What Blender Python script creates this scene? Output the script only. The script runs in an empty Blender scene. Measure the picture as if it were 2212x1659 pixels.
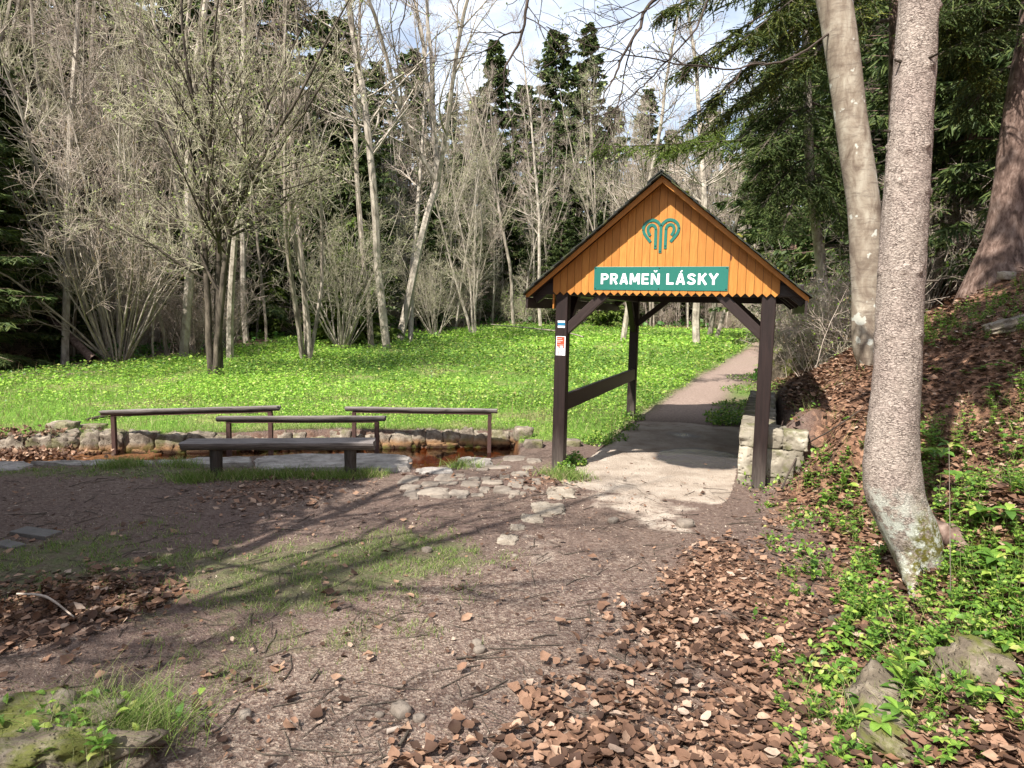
import bpy, math
import numpy as np
from mathutils import Matrix, Vector
R = math.radians
SC = bpy.context.scene
# ------------------------------------------------------------------ camera
CH, FPX, PITCH, ROLL = 1.70, 1487.7, 0.1069, 0.0202      # lens measured on a 2212 px wide copy of the photo
cam = bpy.data.cameras.new('camera'); camo = bpy.data.objects.new('camera', cam); SC.collection.objects.link(camo)
cam.sensor_width = 36; cam.lens = FPX / 2212 * 36; cam.clip_start = .05; cam.clip_end = 900
camo.matrix_world = Matrix.Translation((0, 0, CH)) @ Matrix.Rotation(math.pi / 2 - PITCH, 4, 'X') @ Matrix.Rotation(ROLL, 4, 'Z')
SC.camera = camo
# ------------------------------------------------------------------ light
SUN_AZ, SUN_EL = R(38), R(49)                            # shadows fall 38 degrees right of straight ahead
tosun = Vector((-math.sin(SUN_AZ) * math.cos(SUN_EL), -math.cos(SUN_AZ) * math.cos(SUN_EL), math.sin(SUN_EL)))
sl = bpy.data.lights.new('sun', 'SUN'); sl.energy = 5.0; sl.angle = R(.55); sl.color = (1, .94, .86)
so = bpy.data.objects.new('sun', sl); SC.collection.objects.link(so); so.rotation_euler = tosun.to_track_quat('Z', 'Y').to_euler()
W = bpy.data.worlds.new('World'); SC.world = W; W.use_nodes = True
nt = W.node_tree; nt.nodes.clear()
wo = nt.nodes.new('ShaderNodeOutputWorld'); bg = nt.nodes.new('ShaderNodeBackground'); sk = nt.nodes.new('ShaderNodeTexSky')
sk.sky_type = 'NISHITA'; sk.sun_disc = False; sk.sun_elevation = SUN_EL; sk.sun_rotation = math.atan2(tosun.x, tosun.y)
sk.dust_density = 1.6; sk.air_density = 1.0
tc = nt.nodes.new('ShaderNodeTexCoord'); mp = nt.nodes.new('ShaderNodeMapping'); mp.inputs['Scale'].default_value = (1, 1, 2.2)
cn = nt.nodes.new('ShaderNodeTexNoise'); cn.inputs['Scale'].default_value = 2.6; cn.inputs['Detail'].default_value = 8; cn.inputs['Roughness'].default_value = .6
cr_ = nt.nodes.new('ShaderNodeMapRange'); cr_.inputs[1].default_value = .36; cr_.inputs[2].default_value = .72
mx = nt.nodes.new('ShaderNodeMix'); mx.data_type = 'RGBA'; mx.inputs[7].default_value = (8.8, 9.2, 9.9, 1)
L = nt.links.new
L(tc.outputs['Generated'], mp.inputs[0]); L(mp.outputs[0], cn.inputs['Vector']); L(cn.outputs[0], cr_.inputs[0]); L(cr_.outputs[0], mx.inputs[0])
L(sk.outputs[0], mx.inputs[6]); L(mx.outputs[2], bg.inputs[0]); bg.inputs[1].default_value = .095; L(bg.outputs[0], wo.inputs[0])
vs = SC.view_settings; vs.view_transform = 'Standard'; vs.look = 'None'; vs.exposure = 1.0; vs.gamma = 1; vs.use_curve_mapping = False
SC.display_settings.display_device = 'sRGB'

# ------------------------------------------------------------------ helpers: camera geometry
_cp, _sp, _cr, _sr = math.cos(PITCH), math.sin(PITCH), math.cos(ROLL), math.sin(ROLL)
def ray(px, py):
    a = (px - 1106) / FPX; b = -(py - 829.5) / FPX
    u = _cr * a - _sr * b; v = _sr * a + _cr * b
    return np.array([u, _cp + _sp * v, -_sp + _cp * v])
def G(px, py, z=0.):
    d = ray(px, py); t = (z - CH) / d[2]; return np.array([d[0] * t, d[1] * t])
def D(px, py, y):
    d = ray(px, py); t = y / d[1]; return np.array([d[0] * t, y, CH + d[2] * t])
# ------------------------------------------------------------------ helpers: noise
def _h(ix, iy, iz, s):
    n = (ix.astype(np.int64) * 374761393 + iy.astype(np.int64) * 668265263 + iz.astype(np.int64) * 2147483647 + s * 974711) & 0xffffffff
    n = ((n ^ (n >> 13)) * 1274126177) & 0xffffffff
    n = ((n ^ (n >> 15)) * 2246822519) & 0xffffffff
    return (n ^ (n >> 16)) / 4294967295.0
def vn3(x, y, z, s=0):
    x, y, z = np.broadcast_arrays(np.asarray(x, float), np.asarray(y, float), np.asarray(z, float))
    ix, iy, iz = np.floor(x), np.floor(y), np.floor(z); fx, fy, fz = x - ix, y - iy, z - iz
    fx, fy, fz = [f * f * (3 - 2 * f) for f in (fx, fy, fz)]
    r = 0
    for a in (0, 1):
        for b in (0, 1):
            for c in (0, 1):
                r = r + _h(ix + a, iy + b, iz + c, s) * (fx if a else 1 - fx) * (fy if b else 1 - fy) * (fz if c else 1 - fz)
    return r
def fbm(x, y, z=0., o=4, s=0):
    r, a, t = 0, 1., 0
    for i in range(o):
        r = r + a * vn3(np.asarray(x) * 2 ** i, np.asarray(y) * 2 ** i, np.asarray(z) * 2. ** i, s + i * 7); t += a; a *= .5
    return r / t
def ss(x, a, b):
    t = np.clip((np.asarray(x, float) - a) / (b - a), 0, 1); return t * t * (3 - 2 * t)
def ngauss(x, y, cx, cy, r): return np.exp(-((x - cx) ** 2 + (y - cy) ** 2) / r ** 2)

# ------------------------------------------------------------------ layout of the ground
UU = np.array([math.cos(.3587), -math.sin(.3587)]); VV = np.array([math.sin(.3587), math.cos(.3587)])   # shelter axes
SA = np.array([.5238, 7.3061]); SW, SL = 2.03, 4.05
WZ = -.28                                                   # pool water level
_near = np.array([G(-60, 1002, -.05), G(250, 996, -.05), G(545, 984, -.05), G(870, 984, -.05), G(900, 1012, -.05), G(960, 1006, -.05), G(1100, 982, -.05)])
_far = np.array([G(-60, 990, WZ), G(100, 985, WZ), G(300, 979, WZ), G(600, 971, WZ), G(900, 966, WZ), G(1112, 964, WZ)])
POOL_R = _far[-1][0] + .05
def yn(x): return np.interp(x, _near[:, 0], _near[:, 1])
def yf(x): return np.interp(x, _far[:, 0], _far[:, 1])
_xb = np.array([[-30, -3], [0, .5], [2.4, 1.15], [3.39, 1.42], [4.6, 2.0], [6.3, 2.45], [6.75, 2.45], [10.6, 3.85], [13.3, 4.7], [16.7, 5.9], [22, 9.3], [30, 13.5], [42, 20], [90, 38], [250, 90]])
def xb(y): return np.interp(y, _xb[:, 0], _xb[:, 1])
_pl = np.array([G(1240, 1020), G(1355, 915), G(1432, 868, .02), G(1500, 823, .08), G(1590, 772, .2), G(1628, 745, .4)])
_pr = np.array([G(1590, 1045), G(1540, 905), G(1552, 868, .02), G(1590, 832, .08), G(1665, 785, .2), G(1690, 752, .4)])
def path_w(x, y):
    "1 on the trodden path behind the shelter"
    l = np.interp(y, _pl[:, 1], _pl[:, 0]); r = np.interp(y, _pr[:, 1], _pr[:, 0]) + np.clip(y - 30, 0, 99) * .3
    m = .12 + .02 * np.clip(y - 8, 0, 9)
    return ss(x, l - m, l + m) * (1 - ss(x, r - m, r + m)) * ss(y, 6.6, 7.3) * (1 - ss(y, 32, 38))
def bank_t(x, y): return np.maximum(0, x - xb(y))
def H0(x, y, fine=True):
    x = np.asarray(x, float); y = np.asarray(y, float)
    z = .02 * np.clip(y - 12, 0, 60) + .16 * np.clip(y - 52, 0, 120)
    z = z - .05 * ss(y, 6.8, 7.5) * (1 - ss(x, 0, .8)) * (1 - ss(y, 9.5, 12))
    t = bank_t(x, y)
    inw = (ss(y, 6.62, 6.7) * (1 - ss(t, .5, .75)) + ss(y, 5.6, 7.6) * ss(t, .5, .75)) * (1 - ss(y, 10.3, 12.6))
    bk = .52 * t - .12 * ss(t, 0, .3) + .10 * np.clip(t - 4, 0, 60) + .55 * ss(t, .1, .3) * inw
    nearf = 1 - ss(y, 5.2, 6.4)
    bk = bk - .10 * np.clip(t, 0, 1.0) * nearf
    z = z + bk
    lt = np.clip(-x - 13 - .12 * y, 0, 80)
    z = z + .40 * lt * ss(y, 8, 18)
    lb = ngauss(x, y, -15.5, 21, 4.5) * .9                       # dip behind the left edge of the meadow
    z = z - lb * ss(-x, 11, 13)
    z = z + .40 * ngauss(x, y, 2.78, 3.98, .40)                    # root mound of the near spruce
    z = z + .36 * ngauss(x, y, 3.12, 6.30, .36)
    if fine:
        r = np.hypot(x, y)
        z = z + (fbm(x * .7, y * .7, 0, 3, 3) - .5) * .10 * (1 + t.clip(0, 3) * 1.2) * (1 - .75 * ss(inside_shelter(x, y), 0, 1))
        z = z + (fbm(x * 5, y * 5, 0, 3, 9) - .5) * .022 * (1 + 2.0 * t.clip(0, 1)) * (1 - ss(r, 12, 20))
        z = z + (fbm(x * .12, y * .12, 0, 3, 5) - .5) * 1.2 * ss(r, 25, 60)
    inp = ss(y - yn(x), -.02, .05) * (1 - ss(y - yf(x), -.05, .0)) * (1 - ss(x, POOL_R - .12, POOL_R))
    dep = np.where(x < -4.6, .22 + .0 * x, .50)
    return z * (1 - inp) + inp * (-.05 - dep)
def inside_shelter(x, y):
    a = (x - SA[0]) * UU[0] + (y - SA[1]) * UU[1]; b = (x - SA[0]) * VV[0] + (y - SA[1]) * VV[1]
    return ss(a, .0, .3) * (1 - ss(a, 1.7, 1.9)) * ss(b, -1.0, -.3) * (1 - ss(b, 3.4, 4.4))
def HZ(x, y): return float(H0(np.array([x]), np.array([y]))[0])
def hit(px, py):
    d = ray(px, py); ts = np.concatenate([np.arange(1.5, 15, .02), np.arange(15, 140, .1)])
    X, Y, Z = d[0] * ts, d[1] * ts, CH + d[2] * ts
    k = np.nonzero(Z < H0(X, Y))[0]
    i = k[0] if len(k) else len(ts) - 1
    return np.array([X[i], Y[i], float(H0(X[i:i + 1], Y[i:i + 1])[0])])

# ------------------------------------------------------------------ helpers: meshes and objects
def mesh(name, V, F, mat=None, smooth=False, mats=None, mi=None):
    "V (n,3); F (m,3) or (m,4) array, or list of such arrays"
    me = bpy.data.meshes.new(name); V = np.asarray(V, np.float32)
    Fs = F if isinstance(F, list) and np.ndim(F[0]) == 2 else [F]
    Fs = [np.asarray(f, np.int32) for f in Fs if len(f)]
    me.vertices.add(len(V)); me.vertices.foreach_set('co', V.ravel())
    lv = np.concatenate([f.ravel() for f in Fs]); lt = np.concatenate([np.full(len(f), f.shape[1], np.int32) for f in Fs])
    ls = np.concatenate([[0], np.cumsum(lt)[:-1]]).astype(np.int32)
    me.loops.add(len(lv)); me.loops.foreach_set('vertex_index', lv)
    me.polygons.add(len(lt)); me.polygons.foreach_set('loop_start', ls); me.polygons.foreach_set('loop_total', lt)
    if smooth or len(lt) < 2500: me.polygons.foreach_set('use_smooth', np.full(len(lt), bool(smooth)))
    if mat: me.materials.append(mat)
    for m in (mats or []): me.materials.append(m)
    if mi is not None: me.polygons.foreach_set('material_index', np.asarray(mi, np.int32))
    me.update(calc_edges=True); me.validate()
    return me
def obj(name, me, parent=None, loc=None, label=None):
    o = bpy.data.objects.new(name, me); SC.collection.objects.link(o)
    if parent: o.parent = parent
    if loc is not None: o.location = loc
    if label: o['label'] = label
    return o
def tag(o, label, cat, group=None, kind=None):
    o['label'] = label
    if cat: o['category'] = cat
    if group: o['group'] = group
    if kind: o['kind'] = kind
    return o
def thing(name, label, cat, loc=(0, 0, 0), rz=0, group=None):
    o = bpy.data.objects.new(name, None); SC.collection.objects.link(o); o.empty_display_size = .2
    o.location = tuple(float(v) for v in loc); o.rotation_euler = (0, 0, rz); return tag(o, label, cat, group)
def copy_thing(root, loc, rz, s=1., label=None, group=None, tilt=(0, 0)):
    r = root.copy(); SC.collection.objects.link(r); r.location = tuple(float(v) for v in loc); r.rotation_euler = (tilt[0], tilt[1], rz)
    r.scale = (s, s, s) if np.isscalar(s) else s
    if label: r['label'] = label
    if group: r['group'] = group
    for ch in list(root.children):
        c = ch.copy(); SC.collection.objects.link(c); c.parent = r
    return r
class MB:
    def __init__(s): s.V = []; s.F4 = []; s.F3 = []; s.n = 0
    def add(s, V, F):
        V = np.asarray(V, float); F = np.asarray(F, int)
        s.V.append(V); (s.F4 if F.shape[1] == 4 else s.F3).append(F + s.n); s.n += len(V)
    def box(s, c, h, M=None):
        "centre, half sizes, rotation matrix 3x3"
        v = np.array([[a, b, d] for a in (-1, 1) for b in (-1, 1) for d in (-1, 1)], float) * np.array(h)
        if M is not None: v = v @ np.asarray(M).T
        s.add(v + np.array(c), [[0, 1, 3, 2], [4, 6, 7, 5], [0, 4, 5, 1], [2, 3, 7, 6], [0, 2, 6, 4], [1, 5, 7, 3]])
    def bar(s, p, q, w, h, up=(0, 0, 1)):
        p, q = np.array(p, float), np.array(q, float); t = q - p; l = np.linalg.norm(t); t = t / l
        a = np.cross(t, np.array(up, float)); a /= np.linalg.norm(a); b = np.cross(a, t)
        s.box((p + q) / 2, (w / 2, l / 2, h / 2), np.array([a, t, b]).T)
    def prism(s, poly, off):
        "poly (n,3) extruded by vector off"
        P = np.asarray(poly, float); n = len(P); k = s.n
        s.V += [P, P + np.array(off)]; s.n += 2 * n
        s.F4.append(np.array([[k + i, k + (i + 1) % n, k + n + (i + 1) % n, k + n + i] for i in range(n)]))
        s.F3.append(np.array([[k, k + i + 1, k + i] for i in range(1, n - 1)] + [[k + n, k + n + i, k + n + i + 1] for i in range(1, n - 1)]))
    def me(s, name, mat=None, smooth=False):
        F = []
        if s.F4: F.append(np.concatenate(s.F4))
        if s.F3: F.append(np.concatenate(s.F3))
        return mesh(name, np.concatenate(s.V), F, mat, smooth)
def bevel(o, w, seg=2):
    m = o.modifiers.new('b', 'BEVEL'); m.width = w; m.segments = seg; m.limit_method = 'ANGLE'; return o
def tubes(pts, rad, sides=3, cap=False):
    "pts (N,K,3), rad (N,K) -> V, quads"
    pts = np.asarray(pts, float); rad = np.asarray(rad, float); N, K, _ = pts.shape
    T = np.gradient(pts, axis=1); T /= np.linalg.norm(T, axis=2, keepdims=True) + 1e-9
    T0 = T.mean(1); ref = np.where(np.abs(T0[:, 2:3]) > .8, np.array([[1., 0, 0]]), np.array([[0, 0, 1.]]))[:, None, :]
    U = np.cross(T, ref); U /= np.linalg.norm(U, axis=2, keepdims=True) + 1e-9; Vv = np.cross(T, U)
    a = np.arange(sides) / sides * 2 * math.pi
    ring = U[:, :, None, :] * np.cos(a)[None, None, :, None] + Vv[:, :, None, :] * np.sin(a)[None, None, :, None]
    V = pts[:, :, None, :] + ring * rad[:, :, None, None]
    idx = np.arange(N * K * sides).reshape(N, K, sides); nx = np.roll(idx, -1, 2)
    F = np.stack([idx[:, :-1], nx[:, :-1], nx[:, 1:], idx[:, 1:]], -1).reshape(-1, 4)
    return V.reshape(-1, 3), F
def ribbons(pts, wid, rng, flat=.0):
    "flat two-sided strips along polylines; flat=1 keeps them level"
    N, K, _ = pts.shape
    T = np.gradient(pts, axis=1); T /= np.linalg.norm(T, axis=2, keepdims=True) + 1e-9
    r = rng.normal(size=(N, 1, 3)) * (1 - flat); r[:, :, 2] += flat * 1.5
    S = np.cross(T, r); S /= np.linalg.norm(S, axis=2, keepdims=True) + 1e-9
    w = np.asarray(wid)
    V = np.stack([pts - S * w[..., None] / 2, pts + S * w[..., None] / 2], 2)
    idx = np.arange(N * K * 2).reshape(N, K, 2)
    F = np.stack([idx[:, :-1, 0], idx[:, :-1, 1], idx[:, 1:, 1], idx[:, 1:, 0]], -1).reshape(-1, 4)
    return V.reshape(-1, 3), F
def nrm(v): return v / (np.linalg.norm(v, axis=-1, keepdims=True) + 1e-9)
def grow(st, d, ln, r0, K, wander, up, rng, taper=.3):
    st = np.asarray(st, float); d = nrm(np.asarray(d, float)); N = len(st); ln = np.broadcast_to(ln, (N,)); r0 = np.broadcast_to(r0, (N,))
    P = [st]; upv = np.array([0, 0, 1.])
    for k in range(K):
        d = nrm(d + rng.normal(size=(N, 3)) * wander + upv * up)
        P.append(P[-1] + d * (ln / K)[:, None])
    return np.stack(P, 1), r0[:, None] * np.linspace(1, taper, K + 1)[None] ** .85
def spawn(pts, rad, M, t0, t1, ang, rng, tpow=1.):
    N, K, _ = pts.shape; t = t0 + (t1 - t0) * rng.random((N, M)) ** tpow; f = t * (K - 1); i = np.minimum(f.astype(int), K - 2); fr = (f - i)[..., None]
    n = np.arange(N)[:, None]; A, B = pts[n, i], pts[n, i + 1]
    pos = A + (B - A) * fr; tan = nrm(B - A); rr = rad[n, i] * (1 - fr[..., 0]) + rad[n, i + 1] * fr[..., 0]
    q = rng.normal(size=pos.shape); q = nrm(q - tan * (q * tan).sum(-1, keepdims=True))
    an = ang * (.7 + .6 * rng.random((N, M)))[..., None]
    d = tan * np.cos(an) + q * np.sin(an)
    return pos.reshape(-1, 3), d.reshape(-1, 3), t.ravel(), rr.ravel(), np.repeat(np.arange(N), M)
def rotm(yaw, tilt, roll):
    "n matrices: roll about own length, tilt about x, then yaw about z"
    cy, sy, ct, st, c, s = np.cos(yaw), np.sin(yaw), np.cos(tilt), np.sin(tilt), np.cos(roll), np.sin(roll); o = np.zeros_like(yaw); e = o + 1
    Z = np.stack([np.stack([cy, -sy, o], -1), np.stack([sy, cy, o], -1), np.stack([o, o, e], -1)], -2)
    X = np.stack([np.stack([e, o, o], -1), np.stack([o, ct, -st], -1), np.stack([o, st, ct], -1)], -2)
    Y = np.stack([np.stack([c, o, s], -1), np.stack([o, e, o], -1), np.stack([-s, o, c], -1)], -2)
    return Z @ X @ Y
def inst(PV, PF, pos, Rm, sc):
    PV = np.asarray(PV, float); PF = np.asarray(PF, int); n = len(pos)
    sc = np.asarray(sc); sc = sc[:, None, None] if sc.ndim == 1 else sc[:, None, :]
    V = (PV[None] * sc) @ np.transpose(Rm, (0, 2, 1)) + pos[:, None, :]
    F = PF[None] + (np.arange(n) * len(PV))[:, None, None]
    return V.reshape(-1, 3), F.reshape(-1, PF.shape[1])
def join(lst):
    V, F, n = [], [], 0
    for v, f in lst: V.append(v); F.append(np.asarray(f) + n); n += len(v)
    return np.concatenate(V), F
def rock(sx, sy, sz, seed, n=5, rough=.16, sq=.6, freq=2.2):
    "rough block as a displaced rounded cube, centred"
    g = np.linspace(-1, 1, n + 1); V = []; F = []; k = 0
    for ax in range(3):
        for sg in (-1, 1):
            a, b = np.meshgrid(g, g, indexing='ij'); P = np.zeros((n + 1, n + 1, 3)); P[..., ax] = sg; P[..., (ax + 1) % 3] = a; P[..., (ax + 2) % 3] = b
            V.append(P.reshape(-1, 3)); i = np.arange((n + 1) ** 2).reshape(n + 1, n + 1) + k; k += (n + 1) ** 2
            q = np.stack([i[:-1, :-1], i[1:, :-1], i[1:, 1:], i[:-1, 1:]], -1).reshape(-1, 4); F.append(q if sg > 0 else q[:, ::-1])
    V = np.concatenate(V); F = np.concatenate(F)
    key = np.round(V * 1000).astype(int); _, ui, inv = np.unique(key, axis=0, return_index=True, return_inverse=True); inv = inv.ravel(); V = V[ui]; F = inv[F]
    S = V / np.linalg.norm(V, axis=1, keepdims=True) * 1.12; V = V * sq + S * (1 - sq)
    nz = np.stack([fbm(V[:, 0] * freq + 9 * seed, V[:, 1] * freq + j * 31, V[:, 2] * freq, 4, seed + j) for j in range(3)], -1) - .5
    V = V * (1 + (nz[:, :1]) * rough * 2) + nz * rough
    return V * np.array([sx, sy, sz]) / 2, F
# proto leaves (lie in xy, point along +y, unit length)
def leaf_proto(w=.36, fold=.12, curl=.15, n=4, lobes=0):
    t = np.linspace(0, 1, n + 1); wid = w * np.sin(np.pi * t ** .85) ** .75; wid[0] = .015; wid[-1] = .01
    z = curl * (t - .5) ** 2 * 2; V = []; jr = np.random.default_rng(int(w * 1000 + curl * 77 + 900)) if curl >= 0 or lobes else None; jj = (lambda: 1 + (jr.uniform(-.28, .22) if jr is not None else 0))
    for i in range(n + 1): V += [[-wid[i] * jj(), t[i], z[i] + fold * wid[i] / w * jj() ** 3], [0, t[i] * (jj() * .2 + .8), z[i]], [wid[i] * jj(), t[i], z[i] + fold * wid[i] / w * .8 * jj() ** 3]]
    F = []
    for i in range(n):
        a = 3 * i
        for c in (0, 1): F += [[a + c, a + c + 1, a + c + 4], [a + c, a + c + 4, a + c + 3]]
    return np.array(V), np.array(F)
def diamond(w=.36, fold=.1): return np.array([[0, 0, 0], [-w, .45, fold], [0, 1, 0], [w, .5, fold * .8]]), np.array([[0, 1, 2], [0, 2, 3]])
rng = np.random.default_rng(11)

# ------------------------------------------------------------------ materials
class NT:
    def __init__(s, name):
        s.m = bpy.data.materials.new(name); s.m.use_nodes = True; s.t = s.m.node_tree; s.t.nodes.clear()
        s.out = s.t.nodes.new('ShaderNodeOutputMaterial')
    def n(s, ty, ins=None, **kw):
        x = s.t.nodes.new('ShaderNode' + ty)
        for k, v in kw.items(): setattr(x, k, v)
        for k, v in (ins or {}).items():
            if isinstance(v, bpy.types.NodeSocket): s.t.links.new(v, x.inputs[k])
            elif v is not None: x.inputs[k].default_value = v
        return x
    def noise(s, vec, scale, detail=4, rough=.55, dist=0.): return s.n('TexNoise', {'Vector': vec, 'Scale': scale, 'Detail': detail, 'Roughness': rough, 'Distortion': dist}).outputs[0]
    def ramp(s, fac, stops):
        r = s.n('ValToRGB', {0: fac}); e = r.color_ramp.elements
        while len(e) < len(stops): e.new(.5)
        for i, (p, c) in enumerate(stops): e[i].position = p; e[i].color = (*c, 1)
        return r.outputs[0]
    def mr(s, v, a, b, c=0., d=1.): return s.n('MapRange', {0: v, 1: a, 2: b, 3: c, 4: d}).outputs[0]
    def mix(s, f, a, b, blend='MIX'):
        x = s.n('Mix', data_type='RGBA', blend_type=blend)
        for i, v in ((0, f), (6, a), (7, b)):
            if isinstance(v, bpy.types.NodeSocket): s.t.links.new(v, x.inputs[i])
            else: x.inputs[i].default_value = v if i == 0 else (*v, 1)
        return x.outputs[2]
    def math(s, op, a, b=None): return s.n('Math', {0: a, 1: b}, operation=op).outputs[0]
    def attr(s, name): return s.n('Attribute', attribute_name=name)
    def bump(s, h, st=.5, dist=.01, nrm=None): return s.n('Bump', {'Height': h, 'Strength': st, 'Distance': dist, 'Normal': nrm}).outputs[0]
    def bsdf(s, col, rough=.9, bump=None, spec=.3):
        b = s.n('BsdfPrincipled', {'Base Color': col if isinstance(col, bpy.types.NodeSocket) else (*col, 1), 'Roughness': rough, 'Specular IOR Level': spec, 'Normal': bump})
        s.t.links.new(b.outputs[0], s.out.inputs[0]); return s.m
    def coord(s, kind='Object', scale=None):
        c = s.n('TexCoord').outputs[kind]
        if scale: c = s.n('Mapping', {'Vector': c, 'Scale': scale}).outputs[0]
        return c
def mat_leaf(name, stops, trans=.35, rough=.6, spec=.25, vein=False):
    "per-leaf colours: random per island and per object"
    t = NT(name); g = t.n('NewGeometry').outputs['Random Per Island']; o = t.n('ObjectInfo').outputs['Random']
    f = t.math('FRACT', t.math('ADD', g, o)); col = t.ramp(f, stops)
    c = t.coord('Object'); col = t.mix(t.mr(t.noise(c, 40, 2), .3, .7, 0, .35), col, (.06, .04, .02) if vein else (.03, .06, .01))
    p = t.n('BsdfPrincipled', {'Base Color': col, 'Roughness': rough, 'Specular IOR Level': spec}); tr = t.n('BsdfTranslucent', {0: col})
    mxx = t.n('MixShader', {0: trans, 1: p.outputs[0], 2: tr.outputs[0]}); t.t.links.new(mxx.outputs[0], t.out.inputs[0]); return t.m
M = {}
M['dry_leaf'] = mat_leaf('dry_leaf', [(0, (.05, .028, .022)), (.3, (.12, .068, .047)), (.55, (.24, .135, .088)), (.78, (.37, .22, .145)), (.92, (.46, .30, .205)), (1, (.55, .43, .34))], .18, .7, .2, True)
M['dark_leaf'] = mat_leaf('dark_leaf', [(0, (.05, .028, .018)), (.5, (.12, .06, .035)), (.9, (.24, .13, .08)), (1, (.38, .27, .19))], .12, .8, .15, True)
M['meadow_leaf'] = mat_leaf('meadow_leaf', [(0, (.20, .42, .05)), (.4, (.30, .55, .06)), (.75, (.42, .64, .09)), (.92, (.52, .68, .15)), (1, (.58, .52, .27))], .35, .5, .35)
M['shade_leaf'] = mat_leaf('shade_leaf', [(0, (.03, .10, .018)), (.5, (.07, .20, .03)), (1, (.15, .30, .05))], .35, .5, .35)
M['bank_leaf'] = mat_leaf('bank_leaf', [(0, (.07, .16, .025)), (.4, (.14, .28, .04)), (.75, (.25, .42, .06)), (.95, (.42, .52, .10)), (1, (.45, .40, .16))], .35, .45, .4)
M['grass'] = mat_leaf('grass', [(0, (.12, .22, .04)), (.5, (.22, .34, .07)), (.8, (.38, .42, .15)), (1, (.52, .45, .28))], .35, .6, .2)
M['moss_blade'] = mat_leaf('moss_blade', [(0, (.07, .08, .012)), (.6, (.19, .19, .03)), (1, (.34, .30, .08))], .2, .8, .1)
M['spruce'] = mat_leaf('spruce_needles', [(0, (.035, .062, .02)), (.6, (.085, .125, .035)), (1, (.17, .20, .06))], .25, .6, .3)
M['spruce_mid'] = mat_leaf('sunlit_spruce_needles', [(0, (.025, .045, .012)), (.5, (.07, .10, .02)), (.85, (.16, .18, .035)), (1, (.26, .26, .05))], .2, .6, .3)
M['spruce_lit'] = mat_leaf('young_and_sunlit_spruce_needles', [(0, (.06, .10, .02)), (.6, (.13, .19, .03)), (1, (.24, .30, .05))], .25, .6, .3)  # young spruces, and fir boughs with sunlight put into their colour
M['bud'] = mat_leaf('buds', [(0, (.32, .40, .12)), (.6, (.46, .54, .20)), (1, (.60, .62, .34))], .4, .6, .2)
M['catkin'] = mat_leaf('catkins', [(0, (.20, .14, .08)), (1, (.34, .26, .15))], .2, .8, .1)
def mat_bark(name, a, b, c, sc=9, zs=.25, bump=.7, dist=.012, lich=None):
    t = NT(name); co = t.coord('Object', (1, 1, zs)); n1 = t.noise(co, sc, 8, .65, .4); n2 = t.noise(t.coord('Object'), 2.3, 4)
    col = t.ramp(n1, [(.34, a), (.5, b), (.66, c)]); col = t.mix(t.mr(n2, .4, .7, 0, .5), col, tuple(.6 * v for v in b))
    if lich: col = t.mix(t.mr(t.noise(t.coord('Object'), 7, 5, .6), .56, .62, 0, .8), col, lich)
    return t.bsdf(col, .9, t.bump(n1, bump, dist), .15)
M['bark_pale'] = mat_bark('pale_grey_bark', (.17, .145, .115), (.38, .335, .275), (.54, .49, .41), 9, .5)
M['bark_grey'] = mat_bark('grey_bark', (.12, .10, .08), (.29, .25, .20), (.44, .39, .33), 9, .3)
M['bark_dark'] = mat_bark('dark_bark', (.03, .025, .02), (.085, .07, .055), (.17, .14, .11), 9, .3)
M['bark_spruce'] = mat_bark('reddish_spruce_bark', (.045, .03, .024), (.15, .10, .08), (.29, .215, .18), 14, .45)
M['twig'] = mat_bark('pinkish_grey_twig', (.28, .225, .18), (.43, .355, .295), (.55, .48, .40), 3, 1)
M['twig_yellow'] = mat_bark('olive_grey_twig', (.28, .26, .17), (.43, .40, .28), (.55, .52, .38), 3, 1)
M['twig_dark'] = mat_bark('dark_twig', (.03, .022, .018), (.07, .055, .045), (.13, .10, .085), 3, 1)
# near spruce trunk
t = NT('flaky_spruce_trunk_bark'); co = t.coord('Object'); c2 = t.coord('Object', (1, 1, 3.2))
v1 = t.n('TexVoronoi', {'Vector': t.n('Mix', {'Factor': .06, 'A': c2, 'B': t.n('TexNoise', {'Vector': c2, 'Scale': 30.}).outputs[1]}, data_type='VECTOR').outputs[1], 'Scale': 42.}, feature='DISTANCE_TO_EDGE').outputs[0]
n1 = t.noise(c2, 60, 6, .7); n2 = t.noise(co, 4, 4)
crack = t.math('MAXIMUM', t.mr(v1, 0.0, .11), t.mr(t.noise(co, 13, 5, .65), .62, .40, 0, .55))
col = t.ramp(n1, [(.3, (.24, .19, .16)), (.5, (.43, .365, .315)), (.7, (.58, .51, .445))])
col = t.mix(t.mr(n2, .4, .7, 0, .45), col, (.36, .28, .25)); col = t.mix(crack, (.085, .062, .052), col); col = t.mix(t.mr(t.noise(t.coord('Object', (1, 1, 3.5)), 30, 4, .7), .56, .64, 0, .8), col, (.11, .08, .068))
sep = t.n('SeparateXYZ', {0: co}).outputs
low = t.mr(t.math('ADD', sep[2], t.math('MULTIPLY', t.noise(co, 6, 4), .5)), 1.02, .80)
lichn = t.math('MULTIPLY', low, t.mr(t.noise(co, 14, 5, .65), .44, .52))
col = t.mix(lichn, col, (.60, .62, .55))
mossf = t.math('MULTIPLY', low, t.math('MULTIPLY', t.mr(t.math('ADD', sep[0], t.math('MULTIPLY', t.noise(co, 7, 4), .2)), 2.30, 2.36), t.mr(t.noise(co, 3.5, 3), .35, .45)))
col = t.mix(t.math('MULTIPLY', mossf, t.mr(t.noise(co, 30, 4, .7), .38, .55)), col, (.15, .135, .03))
M['trunk_near'] = t.bsdf(col, .92, t.bump(t.math('ADD', crack, t.math('MULTIPLY', n1, .6)), .9, .008), .1)
M['beech'] = None
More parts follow.
